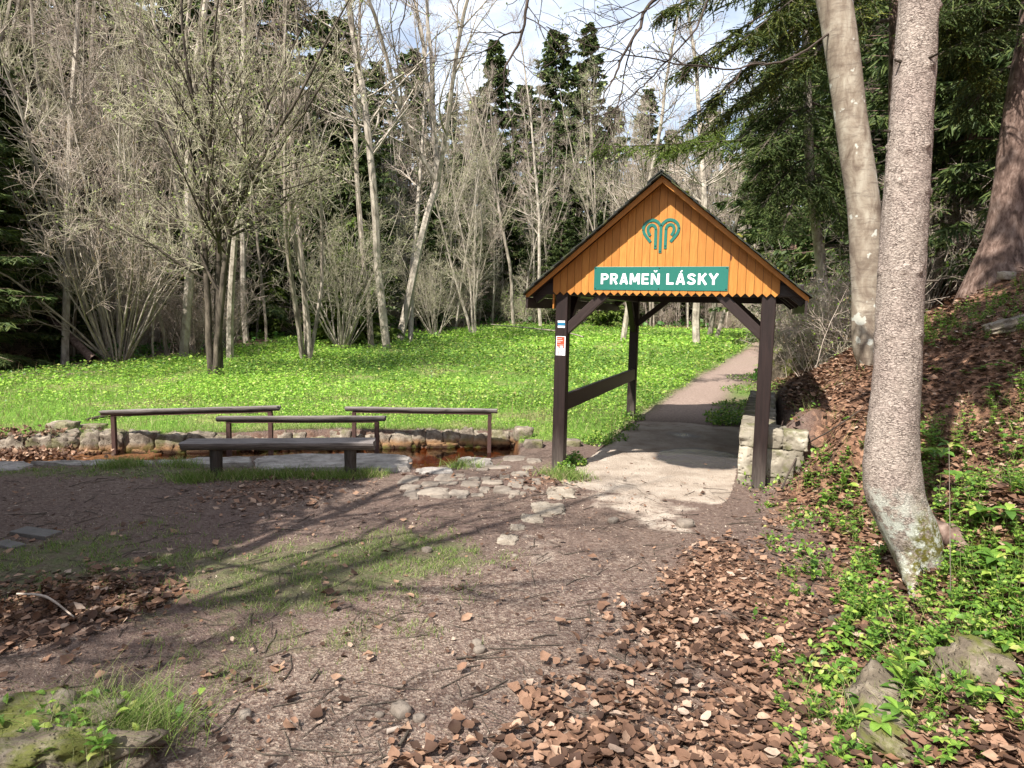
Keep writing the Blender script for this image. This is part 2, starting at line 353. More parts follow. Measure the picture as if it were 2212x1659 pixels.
t = NT('smooth_beech_bark'); co = t.coord('Object'); n1 = t.noise(t.coord('Object', (1, 1, .5)), 5, 8, .68, .8); n2 = t.noise(t.coord('Object', (1, 1, 5)), 6, 7, .72)
col = t.ramp(n1, [(.34, (.14, .105, .08)), (.48, (.26, .215, .165)), (.64, (.40, .36, .29))]); col = t.mix(t.mr(n2, .5, .66, 0, .7), col, (.13, .10, .08))
col = t.mix(t.mr(t.noise(co, 5, 3), .63, .655), col, (.50, .50, .44))
M['beech'] = t.bsdf(col, .8, t.bump(n2, .35, .01), .2)
def mat_wood(name, a, b, ax=2, sc=8, rough=.7, knots=None, bumps=.3, spec=.3, streak=9., perobj=.12):
    t = NT(name); s = [sc, sc, sc]; s[ax] = sc / streak; of = t.n('VectorMath', {0: t.n('ObjectInfo').outputs['Random'], 1: (37., 91., 53.)}, operation='MULTIPLY').outputs[0]
    oc = t.n('VectorMath', {0: t.coord('Object'), 1: of}, operation='ADD').outputs[0]; co = t.n('Mapping', {'Vector': oc, 'Scale': tuple(s)}).outputs[0]; n1 = t.noise(co, 2.2, 6, .65, .8); n2 = t.noise(oc, 1.7, 3)
    col = t.ramp(n1, [(.3, a), (.7, b)]); col = t.mix(t.mr(n2, .35, .7, 0, .35), col, tuple(v * .55 for v in a))
    o = t.n('ObjectInfo').outputs['Random']; col = t.mix(t.mr(o, 0, 1, 0, perobj * 4), col, tuple(v * .7 for v in a))
    if knots:
        v = t.n('TexVoronoi', {'Vector': t.n('Mapping', {'Vector': oc, 'Scale': (1., 1., .55)}).outputs[0], 'Scale': 4.5}).outputs[0]; col = t.mix(t.mr(v, .11, .07), col, knots)
    return t.bsdf(col, rough, t.bump(n1, bumps, .004), spec)
M['orange'] = mat_wood('orange_stained_pine', (.43, .165, .032), (.60, .275, .062), 2, 16, .5, (.10, .035, .012))
M['dark_wood'] = mat_wood('dark_brown_stained_timber', (.016, .0085, .0075), (.038, .021, .018), 2, 18, .5, None, .5, .35)
M['dark_wood_h'] = mat_wood('dark_brown_stained_rail', (.018, .010, .009), (.05, .032, .028), 1, 18, .45, None, .5, .4)
M['post_foot'] = mat_wood('weathered_post_timber', (.03, .022, .018), (.085, .068, .058), 2, 18, .8, None, .6, .2)
M['grey_wood_x'] = mat_wood('grey_weathered_log', (.09, .077, .07), (.42, .375, .35), 0, 26, .85, None, .9, .2, 14)
M['grey_wood_v'] = mat_wood('grey_bench_log', (.04, .033, .028), (.13, .11, .095), 2, 20, .85, None, .8, .2)
M['rust'] = mat_wood('rusty_painted_steel', (.05, .022, .018), (.13, .07, .055), 2, 30, .7, None, .3, .4, 3)
def mat_stone(name, a, b, c, sc=5, orange=0., wet=None, moss=0.):
    t = NT(name); of = t.n('VectorMath', {0: t.n('ObjectInfo').outputs['Random'], 1: (37., 91., 53.)}, operation='MULTIPLY').outputs[0]; co = t.n('VectorMath', {0: t.coord('Object'), 1: of}, operation='ADD').outputs[0]; n1 = t.noise(co, sc, 9, .68, .5); n2 = t.noise(co, sc * .35, 3); v = t.n('TexVoronoi', {'Vector': co, 'Scale': sc * 5.}).outputs[0]
    col = t.ramp(n1, [(.33, a), (.5, b), (.66, c)]); col = t.mix(t.mr(n2, .4, .7, 0, .5), col, tuple(x * .7 for x in a))
    col = t.mix(t.mr(t.n('ObjectInfo').outputs['Random'], 0, 1, 0, .3), col, tuple(x * .75 for x in b))
    if orange or wet is not None:
        z = t.n('SeparateXYZ', {0: t.n('NewGeometry').outputs['Position']}).outputs[2]; zz = t.math('ADD', z, t.math('MULTIPLY', t.noise(co, 9, 4), .10))
        col = t.mix(t.mr(zz, -.08, -.15, 0, orange), col, (.23, .125, .055)); col = t.mix(t.mr(zz, -.16, -.205), col, (.035, .018, .010))
    if moss: col = t.mix(t.mr(t.noise(co, 3.5, 5, .6), .52, .60, 0, moss), col, (.10, .11, .022))
    h = t.math('ADD', n1, t.math('MULTIPLY', t.mr(v, 0., .35), .5)); return t.bsdf(col, .9, t.bump(h, .9, .02), .2)
M['limestone'] = mat_stone('pitted_limestone', (.07, .055, .042), (.25, .21, .165), (.44, .385, .31), 8, .85, None, .5)
M['slab'] = mat_stone('grey_pool_slab', (.14, .125, .11), (.33, .30, .27), (.46, .43, .39), 7)
M['cobble'] = mat_stone('river_cobble', (.13, .105, .085), (.26, .22, .18), (.36, .315, .26), 4)
M['pale_stone'] = mat_stone('pale_edging_stone', (.19, .15, .115), (.36, .31, .245), (.48, .42, .345), 7)
M['wall_stone'] = mat_stone('pale_wall_block', (.09, .075, .055), (.30, .265, .205), (.48, .44, .355), 4, 0, None, .5)
M['mossy'] = mat_stone('mossy_rock', (.06, .048, .036), (.17, .138, .10), (.33, .285, .22), 9, 0, None, .9)
M['concrete'] = mat_stone('worn_concrete', (.13, .12, .11), (.18, .165, .15), (.22, .20, .185), 3)
def plain(name, c, rough=.5, spec=.4): return NT(name).bsdf(c, rough, None, spec)
t = NT('green_sign_enamel'); n1 = t.noise(t.coord('Object', (1, 1, .3)), 3, 4); M['sign'] = t.bsdf(t.mix(t.mr(n1, .4, .7, 0, .5), (.012, .135, .105), (.02, .17, .135)), .35, None, .5)
M['white'] = plain('white_lettering', (.80, .82, .85)); M['black'] = plain('black_bolt', (.01, .01, .01)); M['blue'] = plain('blue_paint_mark', (.012, .16, .30)); M['red'] = plain('red_orange_print', (.55, .075, .035)); M['greyprint'] = plain('grey_print', (.25, .25, .30))
M['whitemark'] = plain('white_paint_mark', (.62, .62, .60), .7)
t = NT('mossy_roof_covering'); co = t.coord('Object'); n1 = t.noise(co, 9, 6, .7); M['roof'] = t.bsdf(t.ramp(n1, [(.35, (.012, .013, .013)), (.52, (.03, .034, .028)), (.6, (.07, .08, .03)), (.75, (.12, .10, .06))]), .85, t.bump(n1, .9, .02), .3)
# water
t = NT('shallow_brown_water'); co = t.coord('Object'); n1 = t.noise(t.coord('Object', (1, 2.5, 1)), 3, 3)
g = t.n('BsdfGlass', {'Color': (.62, .40, .22, 1), 'Roughness': .02, 'IOR': 1.33, 'Normal': t.bump(n1, .12, .02)}); tr = t.n('BsdfTransparent', {0: (.62, .38, .20, 1)}); gl = t.n('BsdfGlossy', {0: (1, 1, 1, 1), 'Roughness': .03, 'Normal': t.bump(n1, .15, .02)})
fr = t.n('Fresnel', {0: 1.33}); mm = t.n('MixShader', {0: fr.outputs[0], 1: tr.outputs[0], 2: gl.outputs[0]}); t.t.links.new(mm.outputs[0], t.out.inputs[0]); M['water'] = t.m
# ground
t = NT('ground_soil'); co = t.coord('Object'); P = co
a1 = t.attr('mask_a').outputs['Color']; a2 = t.attr('mask_b').outputs['Color']
s1 = t.n('SeparateColor', {0: a1}).outputs; s2 = t.n('SeparateColor', {0: a2}).outputs
nA = t.noise(P, 3.1, 6, .62); nB = t.noise(P, 28, 5, .7); nC = t.noise(P, 110, 3, .7); nL = t.noise(P, .7, 3); vor = t.n('TexVoronoi', {'Vector': P, 'Scale': 75.}); vc = vor.outputs['Color']; vsep = t.n('SeparateColor', {0: vc}).outputs[0]
dirt = t.ramp(nB, [(.30, (.07, .046, .037)), (.5, (.15, .106, .085)), (.7, (.245, .185, .148))])
dirt = t.mix(t.mr(nL, .4, .65, 0, .5), dirt, (.125, .082, .072))
chips = t.mix(t.mr(vsep, .5, .9, 0, 1.), dirt, (.42, .34, .27)); chips = t.mix(t.mr(vsep, .12, .04), chips, (.10, .06, .04))
gf = t.mr(t.math('ADD', s2[0], t.math('MULTIPLY', t.math('SUBTRACT', nA, .5), 1.0)), .25, .8)        # gravel / chips
col = t.mix(t.math('ADD', .12, t.math('MULTIPLY', gf, .42)), dirt, chips)
grs = t.ramp(nC, [(.3, (.06, .08, .03)), (.6, (.14, .165, .06)), (.8, (.24, .235, .12))])
fg = t.mr(t.math('ADD', s1[0], t.math('MULTIPLY', t.math('SUBTRACT', t.noise(P, 9, 6, .7), .5), 2.2)), .5, 1.3)
col = t.mix(fg, col, grs)
st = t.ramp(nA, [(.3, (.28, .225, .175)), (.5, (.42, .35, .285)), (.7, (.53, .46, .38))]); st = t.mix(t.mr(nB, .55, .7, 0, .6), st, (.22, .165, .13))
fs = t.mr(t.math('ADD', s1[1], t.math('MULTIPLY', t.math('SUBTRACT', nA, .5), 1.1)), .42, .62)
col = t.mix(fs, col, st)
lit = t.ramp(t.n('SeparateColor', {0: t.n('TexVoronoi', {'Vector': P, 'Scale': 26.}).outputs['Color']}).outputs[0], [(.0, (.05, .03, .02)), (.5, (.17, .09, .055)), (1, (.33, .19, .12))])
fl = t.mr(t.math('ADD', s1[2], t.math('MULTIPLY', t.math('SUBTRACT', nA, .5), .8)), .3, .8); col = t.mix(fl, col, lit)
mead = t.ramp(nB, [(.3, (.05, .12, .015)), (.5, (.12, .24, .03)), (.7, (.24, .34, .07))]); mead = t.mix(t.mr(nL, .5, .62, 0, .6), mead, (.30, .25, .13))
col = t.mix(s2[1], col, mead)
fwet = t.mr(t.math('ADD', s2[2], t.math('MULTIPLY', t.math('SUBTRACT', nA, .5), .7)), .4, .6)
col = t.mix(fwet, col, (.03, .026, .028))
wm = t.attr('mask_c').outputs['Color']; s3 = t.n('SeparateColor', {0: wm}).outputs
col = t.mix(s3[0], col, t.ramp(nB, [(.3, (.07, .03, .014)), (.6, (.20, .09, .035)), (.8, (.42, .25, .13))]))   # iron-stained channel bed
path = t.ramp(nB, [(.3, (.22, .16, .13)), (.6, (.38, .29, .24)), (.8, (.48, .39, .33))]); col = t.mix(s3[1], col, path)
ht = t.math('ADD', t.math('MULTIPLY', nB, 1.), t.math('MULTIPLY', t.math('ADD', nC, vor.outputs['Distance']), .5))
M['ground'] = t.bsdf(col, t.mr(fwet, 0, 1, .95, .22), t.bump(ht, t.mr(fwet, 0, 1, .85, .25), .022), t.mr(fwet, 0, 1, .2, .6))

# ------------------------------------------------------------------ ground sheet
def axis(lo, hi, f0, g0, g1, rmid):
    "growing spacing: f0 near zero, g0*r to rmid, then g1*r"
    out = [0.]
    while out[-1] < hi: r = out[-1]; out.append(r + max(f0, (g0 if r < rmid else g1) * r))
    neg = [0.]
    while neg[-1] < -lo: r = neg[-1]; neg.append(r + max(f0, (g0 if r < rmid else g1) * r))
    return np.array([-v for v in neg[:0:-1]] + out)
gx = axis(-210, 210, .042, .0105, .035, 11)
yv = [1.]
while yv[-1] < 240: r = yv[-1]; yv.append(r + max(.034, (.0075 if r < 11 else .022) * r))
gy = np.array([-60, -45, -34, -26, -20, -16, -13, -10, -8, -6.5, -5, -4, -3, -2.2, -1.5, -1, -.5, 0, .4, .7] + yv)
X, Y = np.meshgrid(gx, gy); Z = H0(X, Y)
ny, nx = X.shape; ii = np.arange(nx * ny).reshape(ny, nx)
gm = mesh('ground', np.stack([X, Y, Z], -1).reshape(-1, 3), np.stack([ii[:-1, :-1], ii[:-1, 1:], ii[1:, 1:], ii[1:, :-1]], -1).reshape(-1, 4), M['ground'], True)
def seg_dist(x, y, pts):
    d = np.full(np.shape(x), 1e9)
    for (a, b) in zip(pts[:-1], pts[1:]):
        ab = b - a; t_ = np.clip(((x - a[0]) * ab[0] + (y - a[1]) * ab[1]) / (ab @ ab), 0, 1); d = np.minimum(d, np.hypot(x - a[0] - t_ * ab[0], y - a[1] - t_ * ab[1]))
    return d
_ml = np.array([hit(*p)[:2] for p in [(-300, 866), (0, 838), (250, 788), (330, 772), (560, 742), (720, 722), (1000, 712)]])
def meadow(x, y):
    "1 inside the sunlit leafy meadow"
    w = (fbm(x * .5, y * .5, 0, 3, 21) - .5) * 3
    left = np.interp(y, _ml[:, 1], _ml[:, 0], left=-60, right=_ml[-1][0])
    o = np.argsort(_ml[:, 0]); top = np.interp(x, _ml[o, 0], _ml[o, 1], right=44)
    a = ss(y - yf(x), .12, .35) * (1 - ss(y - top + w, -1.5, 1.5))
    a = np.where(x > POOL_R, ss(y, 8.9, 9.3) * (1 - ss(y - top + w, -1.5, 1.5)), a)
    lx = np.interp(y, _pl[:, 1], _pl[:, 0]); sh = np.where(y < 11.4, np.minimum(lx, SA[0] + (y - SA[1]) * VV[0] / VV[1] + .12), lx)
    sh = np.where(y > 33, 60, sh)
    return a * (1 - ss(x - sh, -.25, .1))
def litter_d(x, y):
    "density of fallen leaves 0..1"
    t = x - xb(y)
    l = np.interp(y, [1.2, 2.0, 2.45, 2.9, 3.6, 4.4, 5.4, 6.4], [-.75, -.55, -.28, .05, .55, .95, 1.75, 2.5])
    n = (fbm(x * 1.6, y * 1.6, 0, 3, 33) - .5)
    a = ss(x - l + n * .7, -.15, .45) * (1 - .25 * ss(t, .1, .6)) * (1 - ss(y, 6.2, 6.8))
    dark = ss(n * 2 + .5, .1, .5)
    b = .75 * ss(t, .3, 1.2) * ss(y, 6.2, 7.4)
    c = .6 * ss(ngauss(x, y, *G(150, 1300), .62), .2, .8)
    e = .5 * ss(ngauss(x, y, *G(600, 1062), .9) * (y < 7), .3, .9) + .75 * ngauss(x, y, *G(1160, 1040), .35)
    a = np.maximum(a, .0); return np.clip(np.maximum.reduce([a * (.35 + .65 * dark), b, c, e]), 0, 1)
def grass_d(x, y):
    "short turf on the trodden ground"
    n = fbm(x * 1.3, y * 1.3, 0, 4, 41)
    p = [G(0, 1230), G(300, 1215), G(640, 1240), (G(900, 1200))]
    d = seg_dist(x, y, np.array(p)); a = 1 - ss(d + (n - .5) * 1.2, .15, .85)
    p2 = np.array([G(250, 1240), G(520, 1400), G(760, 1390)]); a = np.maximum(a, .6 * (1 - ss(seg_dist(x, y, p2) + (n - .5) * .9, .1, .6)))
    p3 = np.array([G(-300, 1015), G(60, 1018), G(300, 1025)]); a = np.maximum(a, 1 - ss(seg_dist(x, y, p3) + (n - .5) * .8, .1, .5))
    p4 = np.array([G(400, 1035), G(560, 1030), G(800, 1022)]); a = np.maximum(a, 1 - ss(seg_dist(x, y, p4) + (n - .5) * .3, .10, .28))
    return a * (1 - ss(x - np.interp(y, [2, 4, 6], [-.4, .3, .3]), -.1, .5))
x, y = X.ravel(), Y.ravel(); tt = bank_t(x, y)
sd = seg_dist(x, y, np.array([G(1240, 1050), G(1165, 1110), G(1085, 1178)]))
pad = ss(inside_shelter(x, y), .3, .7) * (1 - .35 * ss(y, 9.3, 10.2)) + .75 * ngauss(x, y, *G(1380, 1085), .55) + .5 * ngauss(x, y, *G(1450, 1140), .25)
fore = ngauss(x, y, *G(1200, 1190), .5) * .45
inpool = ss(y - yn(x), -.05, .05) * (1 - ss(y - yf(x), -.1, .05)) * (x < POOL_R)
wetc = G(1520, 990)
r_ = np.hypot(x, y)
Am = np.stack([grass_d(x, y) * .9, np.clip(pad + fore, 0, 1) * (1 - ss(tt, 0, .15)), np.clip(litter_d(x, y) * .9 + .75 * ss(tt, .15, .7) + .65 * ss(r_, 22, 30) * (1 - meadow(x, y)), 0, 1), np.ones_like(x)], -1)
mw = np.clip(meadow(x, y) + .8 * ngauss(x, y, *G(1600, 850), 1.2) * (1 - path_w(x, y)) + .35 * ss(r_, 20, 26) * ss(y, 15, 20) * ss(fbm(x * .3, y * .3, 0, 3, 77), .45, .6) * (tt < .5), 0, 1)
Bm = np.stack([np.clip(.9 * ngauss(x, y, *G(850, 1500), 1.0) + .75 * ngauss(x, y, *G(1200, 1250), .9) + .3 * ngauss(x, y, -1.5, 2.2, .8), 0, 1), mw, np.clip(1.6 * ngauss(x, y, *wetc, .55) * (tt < .05) + .55 * ngauss(x, y, *G(1470, 940), .5), 0, 1), np.ones_like(x)], -1)
Cm = np.stack([np.clip(inpool + .8 * ngauss(x, y, *G(10, 975), .6), 0, 1), path_w(x, y) * .85 * ss(y, 10, 11.5), np.zeros_like(x), np.ones_like(x)], -1)
for nm, A in (('mask_a', Am), ('mask_b', Bm), ('mask_c', Cm)):
    ca = gm.color_attributes.new(nm, 'FLOAT_COLOR', 'POINT'); ca.data.foreach_set('color', A.astype(np.float32).ravel())
ground = obj('ground', gm); ground['kind'] = 'structure'; ground['label'] = 'trodden brown earth clearing rising to a leafy bank on the right'
# water
wx = np.linspace(-14, POOL_R, 60); wv = []
for q in wx: wv += [[q, yn(q) - .12, WZ], [q, yf(q) + .12, WZ]]
i = np.arange(59) * 2
wat = obj('water', mesh('water', wv, np.stack([i, i + 2, i + 3, i + 1], -1), M['water'])); wat['kind'] = 'structure'; wat['label'] = 'shallow rust-brown spring water in the stone-lined pool'
exec_order = 0
#@@PART2
# ------------------------------------------------------------------ pool wall, slabs, paving
def rock_obj(name, P, size, rz, mat, seed, parent=None, n=5, rough=.16, sq=.6, freq=2.2, tilt=(0, 0), label=None):
    V, F = rock(*size, seed, n, rough, sq, freq)
    o = obj(name, mesh(name, V, F, mat, True), parent, tuple(float(v) for v in P), label); o.rotation_euler = (tilt[0], tilt[1], rz); return o
wall = thing('pool_wall', 'low wall of pitted limestone blocks along the far side of the spring pool', 'stone wall', (-3, 9, 0))
def far_xy(x): return np.array([x, yf(x)])
x_ = POOL_R + .05; k = 0
while x_ > -11:
    w = rng.uniform(.17, .34) * (1.25 if x_ < -4 else 1); h = rng.uniform(.25, .33) * (1.15 if x_ < -3.5 else 1); c = x_ - w / 2
    top = -.06 + rng.uniform(-.04, .035) + .05 * ss(-c, 3.5, 5)
    ang = math.atan2(yf(c + .1) - yf(c - .1), .2)
    rock_obj('stone', (c + 3, yf(c) + .10 - 9, top - h / 2), (w * 1.05, rng.uniform(.26, .34), h), ang + rng.uniform(-.12, .12), M['limestone'], 50 + k, wall, 9, .34, .68, 2.6, (rng.uniform(-.2, .2), rng.uniform(-.14, .14)))
    if rng.random() < .6:     # lower course at the waterline
        rock_obj('stone', (c + 3 + rng.uniform(-.1, .1), yf(c) + .06 - 9, WZ + .0), (w * 1.1, .26, .15), ang, M['limestone'], 150 + k, wall, 6, .3, .55)
    x_ -= w * .98; k += 1
for (a, b, w, d, h, lab) in [(138, 934, .36, .3, .2, 'grey limestone lump in the grass above the left pool wall'), (200, 932, .30, .25, .13, 'small mossy limestone lump beside the larger one above the left pool wall'),
                        (1130, 945, .26, .22, .20, 'grey limestone block at the right end of the pool, overgrown with grass'), (1152, 966, .24, .2, .12, 'flat grey stone below the block at the right end of the pool'),
                        (1235, 962, .22, .2, .1, 'grey stone beside the foot of the left front post, in grass'), (1295, 1030 - 5, .0, .0, 0, '')]:
    if w:
        p = hit(a, b); tag(rock_obj('boulder', (p[0], p[1], p[2] + h * .25), (w, d, h), rng.uniform(-.3, .3), M['limestone'], int(a), None, 7, .2, .6), lab, 'stone')
slabs = [((548, 992), (610, 985), (868, 984), (888, 990), (884, 1014), (850, 1017), (700, 1014), (560, 1019)), ((899, 1016), (925, 1013), (975, 1014), (980, 1026), (950, 1030), (905, 1026)),
         ((986, 996), (1010, 991), (1060, 994), (1064, 1004), (1010, 1008)), ((335, 998), (430, 993), (540, 991), (545, 1002), (440, 1008), (350, 1006)), ((60, 1002), (150, 998), (240, 997), (335, 999), (330, 1007), (170, 1010)), ((-60, 1004), (50, 1000), (75, 1008), (40, 1022), (-60, 1024))]
slab_labels = ['large grey slab between the pool and the log bench', 'small grey slab at the pool corner nearest the cobbles', 'rough grey slab at the right near edge of the pool', 'narrow grey slab left of the large slab by the pool', 'thin grey slab edging the pool below the left rail post', 'pale slab at the left edge of the clearing beside orange mud']
slb = []
for q, (pl, lb) in enumerate(zip(slabs, slab_labels)):
    P = np.array([G(*p, -.02) for p in pl]); n_ = 6; pts = []
    for a, b in zip(P, np.roll(P, -1, 0)):
        for j in range(n_): pts.append(a + (b - a) * j / n_ + rng.normal(size=2) * .009)
    pts = np.array(pts)[::-1] if np.cross(P[1] - P[0], P[2] - P[1]) < 0 else np.array(pts)
    c = pts.mean(0); rings = [1, .97, .6, .25]; V = []; zz = [-.10, .0, .0, .0]
    V += [[*p, -.22] for p in pts]
    for rr, z0 in ((1, -.03), (.96, .004), (.65, .008), (.3, .006)):
        pp = c + (pts - c) * rr; V += [[*p, z0 + (fbm(p[0] * 5, p[1] * 9, q, 4, 5) - .5) * .035] for p in pp]
    V.append([*c, .004]); N = len(pts); F = []
    for r in range(4): F += [[r * N + i, r * N + (i + 1) % N, (r + 1) * N + (i + 1) % N, (r + 1) * N + i] for i in range(N)]
    T3 = [[4 * N + i, 4 * N + (i + 1) % N, 5 * N] for i in range(N)]
    o = tag(obj('stone_slab', mesh('stone_slab', np.array(V) - [*c, 0], [np.array(F), np.array(T3)], M['slab']), None, (*c, 0)), lb, 'stone slab')
pav = thing('cobble_paving', 'patch of flat river cobbles set in earth between the pool and the shelter post', 'paving', (*G(1000, 1050), 0))
cob = [(85, 445, 175, 90), (95, 515, 190, 55), (110, 565, 155, 85), (300, 550, 270, 90), (415, 440, 210, 50), (440, 475, 200, 35), (470, 405, 260, 35), (280, 485, 180, 50), (375, 595, 210, 50), (650, 485, 190, 70), (550, 565, 200, 80), (710, 585, 130, 45),
       (850, 465, 200, 50), (780, 525, 110, 40), (680, 432, 110, 35), (965, 420, 100, 50), (945, 535, 180, 90), (1070, 480, 160, 95), (1110, 390, 180, 60), (1055, 560, 110, 45), (1135, 570, 60, 30), (1190, 520, 130, 50), (1260, 460, 100, 60), (1335, 415, 70, 60),
       (790, 435, 90, 35), (570, 440, 80, 30), (770, 555, 80, 30), (1030, 597, 60, 30), (570, 608, 100, 20), (130, 615, 90, 25), (900, 330, 260, 40), (640, 330, 160, 40), (1060, 250, 240, 60), (1240, 270, 150, 50), (760, 350, 120, 30), (1180, 335, 110, 35)]
po = pav.location
for q, (a, b, w, h) in enumerate(cob):
    p = hit(864.1 + a * .23437, 933.2 + b * .23437); d = p[1]; sx = w * .23437 * d / FPX * 1.04; sy = h * .23437 * d * d / (FPX * 1.7) * 1.0
    sy = max(sy * .8, .06); sx *= .93; hz = rng.uniform(.04, .065)
    rock_obj('stone', (p[0] - po[0], p[1] - po[1], p[2] - hz * .26), (sx, sy, hz), rng.uniform(-.15, .15), M['cobble'], 300 + q, pav, 8, .26, .62, 1.7)
edg = thing('stone_edging', 'broken row of pale limestone edging stones leading to the shelter', 'stone edging', (*G(1160, 1110), 0)); po = edg.location
for q, (a, b, w, h) in enumerate([(1490, 560, 290, 120), (1360, 700, 300, 120), (1215, 805, 220, 90), (1085, 885, 150, 60), (995, 1000, 210, 100), (1350, 775, 120, 24), (1430, 610, 150, 50)]):
    p = hit(864.1 + a * .23437, 933.2 + b * .23437); d = p[1]; sx = w * .23437 * d / FPX; sy = h * .23437 * d * d / (FPX * 1.7)
    rock_obj('stone', (p[0] - po[0], p[1] - po[1], p[2] - .022), (sx, sy, .07), rng.uniform(-.3, .1), M['pale_stone'], 350 + q, edg, 9, .3, .5, 3.2)
# spring wall inside the shelter
C0 = G(1592, 1044, .02); sw = thing('spring_wall', 'low wall of pale limestone blocks retaining the bank at the right side of the shelter', 'stone wall', (*C0, 0), -.3587)
for q, (z0, z1) in enumerate([(-.08, .12), (.12, .40), (.40, .59)]):
    a = .0
    for j, w in enumerate([[.26, .3], [.23, .36], [.40, .22]][q]):     # front face
        rock_obj('stone_block', (a + w / 2 - .0, .16, (z0 + z1) / 2), (w * 1.02, .36, (z1 - z0) * 1.04), rng.uniform(-.03, .03), M['wall_stone'], 400 + q * 10 + j, sw, 12, .15, .84, 2.4); a += w
    b = .34
    while b < 3.35:
        w = rng.uniform(.35, .62); rock_obj('stone_block', (.16, b + w / 2, (z0 + z1) / 2), (.34, w * 1.02, (z1 - z0) * 1.04), 0, M['wall_stone'], int(440 + q * 30 + b * 9), sw, 9, .14, .84, 2.2); b += w

# ------------------------------------------------------------------ shelter
t = NT('dark_post_timber'); co = t.coord('Object', (18, 18, 1.4)); n1 = t.noise(co, 2.2, 6, .65, .6)
col = t.ramp(n1, [(.3, (.010, .0055, .005)), (.7, (.026, .0145, .0125))]); z = t.n('SeparateXYZ', {0: t.coord('Object')}).outputs[2]
wz = t.mr(t.math('ADD', z, t.math('MULTIPLY', t.noise(co, 1.2, 4), .5)), .75, .15); col = t.mix(wz, col, t.ramp(n1, [(.3, (.045, .035, .030)), (.7, (.13, .11, .095))]))
kn = t.n('TexVoronoi', {'Vector': t.coord('Object', (1, 1, .6)), 'Scale': 3.1}).outputs[0]; col = t.mix(t.mr(kn, .09, .05), col, (.008, .005, .004))
M['post'] = t.bsdf(col, .5, t.bump(n1, .5, .004), .35)
SZ = 0.0
sh = thing('spring_shelter', 'open timber shelter with dark posts, orange pine gable and mossy gabled roof over the path', 'shelter', (SA[0], SA[1], SZ), -.3587)
O3 = np.array([*SA, SZ]); U3 = np.array([*UU, 0]); V3 = np.array([*VV, 0])
def gp(px, py, v=-.09):
    "point of the photo on the shelter plane at depth v -> local (u, z)"
    d = ray(px, py); o = np.array([0, 0, CH]); t_ = ((O3 + V3 * v - o) @ V3) / (d @ V3); P = o + d * t_ - O3; return P @ U3, P[2]
RC, ZA, SLP, EX = SW / 2, 3.03, .8377, .339 + SW / 2
def rz_(u): return ZA - SLP * abs(u - RC)
hp = .065
for (u, v) in ((0, 0), (SW, 0), (0, SL), (SW, SL)):
    m = MB(); zb = -.04 if u == 0 else (.02 if v == 0 else -.02); m.box((0, 0, (1.97 + zb) / 2), (hp, hp, (1.97 - zb) / 2)); bevel(obj('post', m.me('post', M['post']), sh, (u, v, 0)), .008)
def beam(name, p, q, w, h, mat=M['dark_wood_h'], up=(0, 0, 1)):
    "timber along its own y axis"
    p, q = Vector(p), Vector(q); l = (q - p).length; m = MB(); m.box((0, l / 2, 0), (w / 2, l / 2, h / 2)); o = obj(name, m.me(name, mat), sh)
    y = (q - p).normalized(); x = y.cross(Vector(up)).normalized(); zz = x.cross(y); o.matrix_local = Matrix.Translation(p) @ Matrix((x, y, zz)).transposed().to_4x4(); return bevel(o, .006)
beam('tie_beam', (-.30, .002, 1.93), (SW + .30, .002, 1.93), .11, .12); beam('tie_beam', (-.30, SL - .002, 1.93), (SW + .30, SL - .002, 1.93), .11, .12)
for u in (0, SW): beam('wall_plate', (u, .06, 1.925), (u, SL - .06, 1.925), .12, .12)
(a, b), (c, d) = gp(1224, 712, 0), gp(1303, 640, 0); beam('brace', (a - .03, 0, b - .03), (c + .03, 0, d + .03), .085, .095)
(a, b), (c, d) = gp(1644, 722, 0), gp(1558, 640, 0); beam('brace', (a + .03, 0, b - .03), (c - .03, 0, d + .03), .085, .095)
(a, b), (c, d) = gp(1372, 703, SL), gp(1445, 648, SL); beam('brace', (a - .03, SL, b - .03), (c + .03, SL, d + .03), .085, .085)
(a, b), (c, d) = gp(1652, 712, SL), gp(1585, 648, SL); beam('brace', (a + .03, SL, b - .03), (c - .03, SL, d + .03), .085, .085)
for u in (0, SW):
    beam('brace', (u, .04, 1.42), (u, .52, 1.90), .085, .085); beam('brace', (u, SL - .04, 1.42), (u, SL - .52, 1.90), .085, .085)
(a, b), (c, d) = gp(1224, 849, 0), gp(1224, 887, 0); rz0 = (b + d) / 2; beam('side_rail', (.03, .05, rz0 - .01), (.03, SL - .05, rz0 - .02), .055, abs(b - d) * .95)
for v in (0, 1.35, 2.7, SL):                                # rafters
    for s in (-1, 1):
        e = (RC + s * (EX - .03), v, rz_(RC + EX - .03) - .105); beam('rafter', e, (RC, v, ZA - .125), .07, .09)
beam('ridge_beam', (RC, -.05, ZA - .18), (RC, SL + .05, ZA - .18), .05, .12)
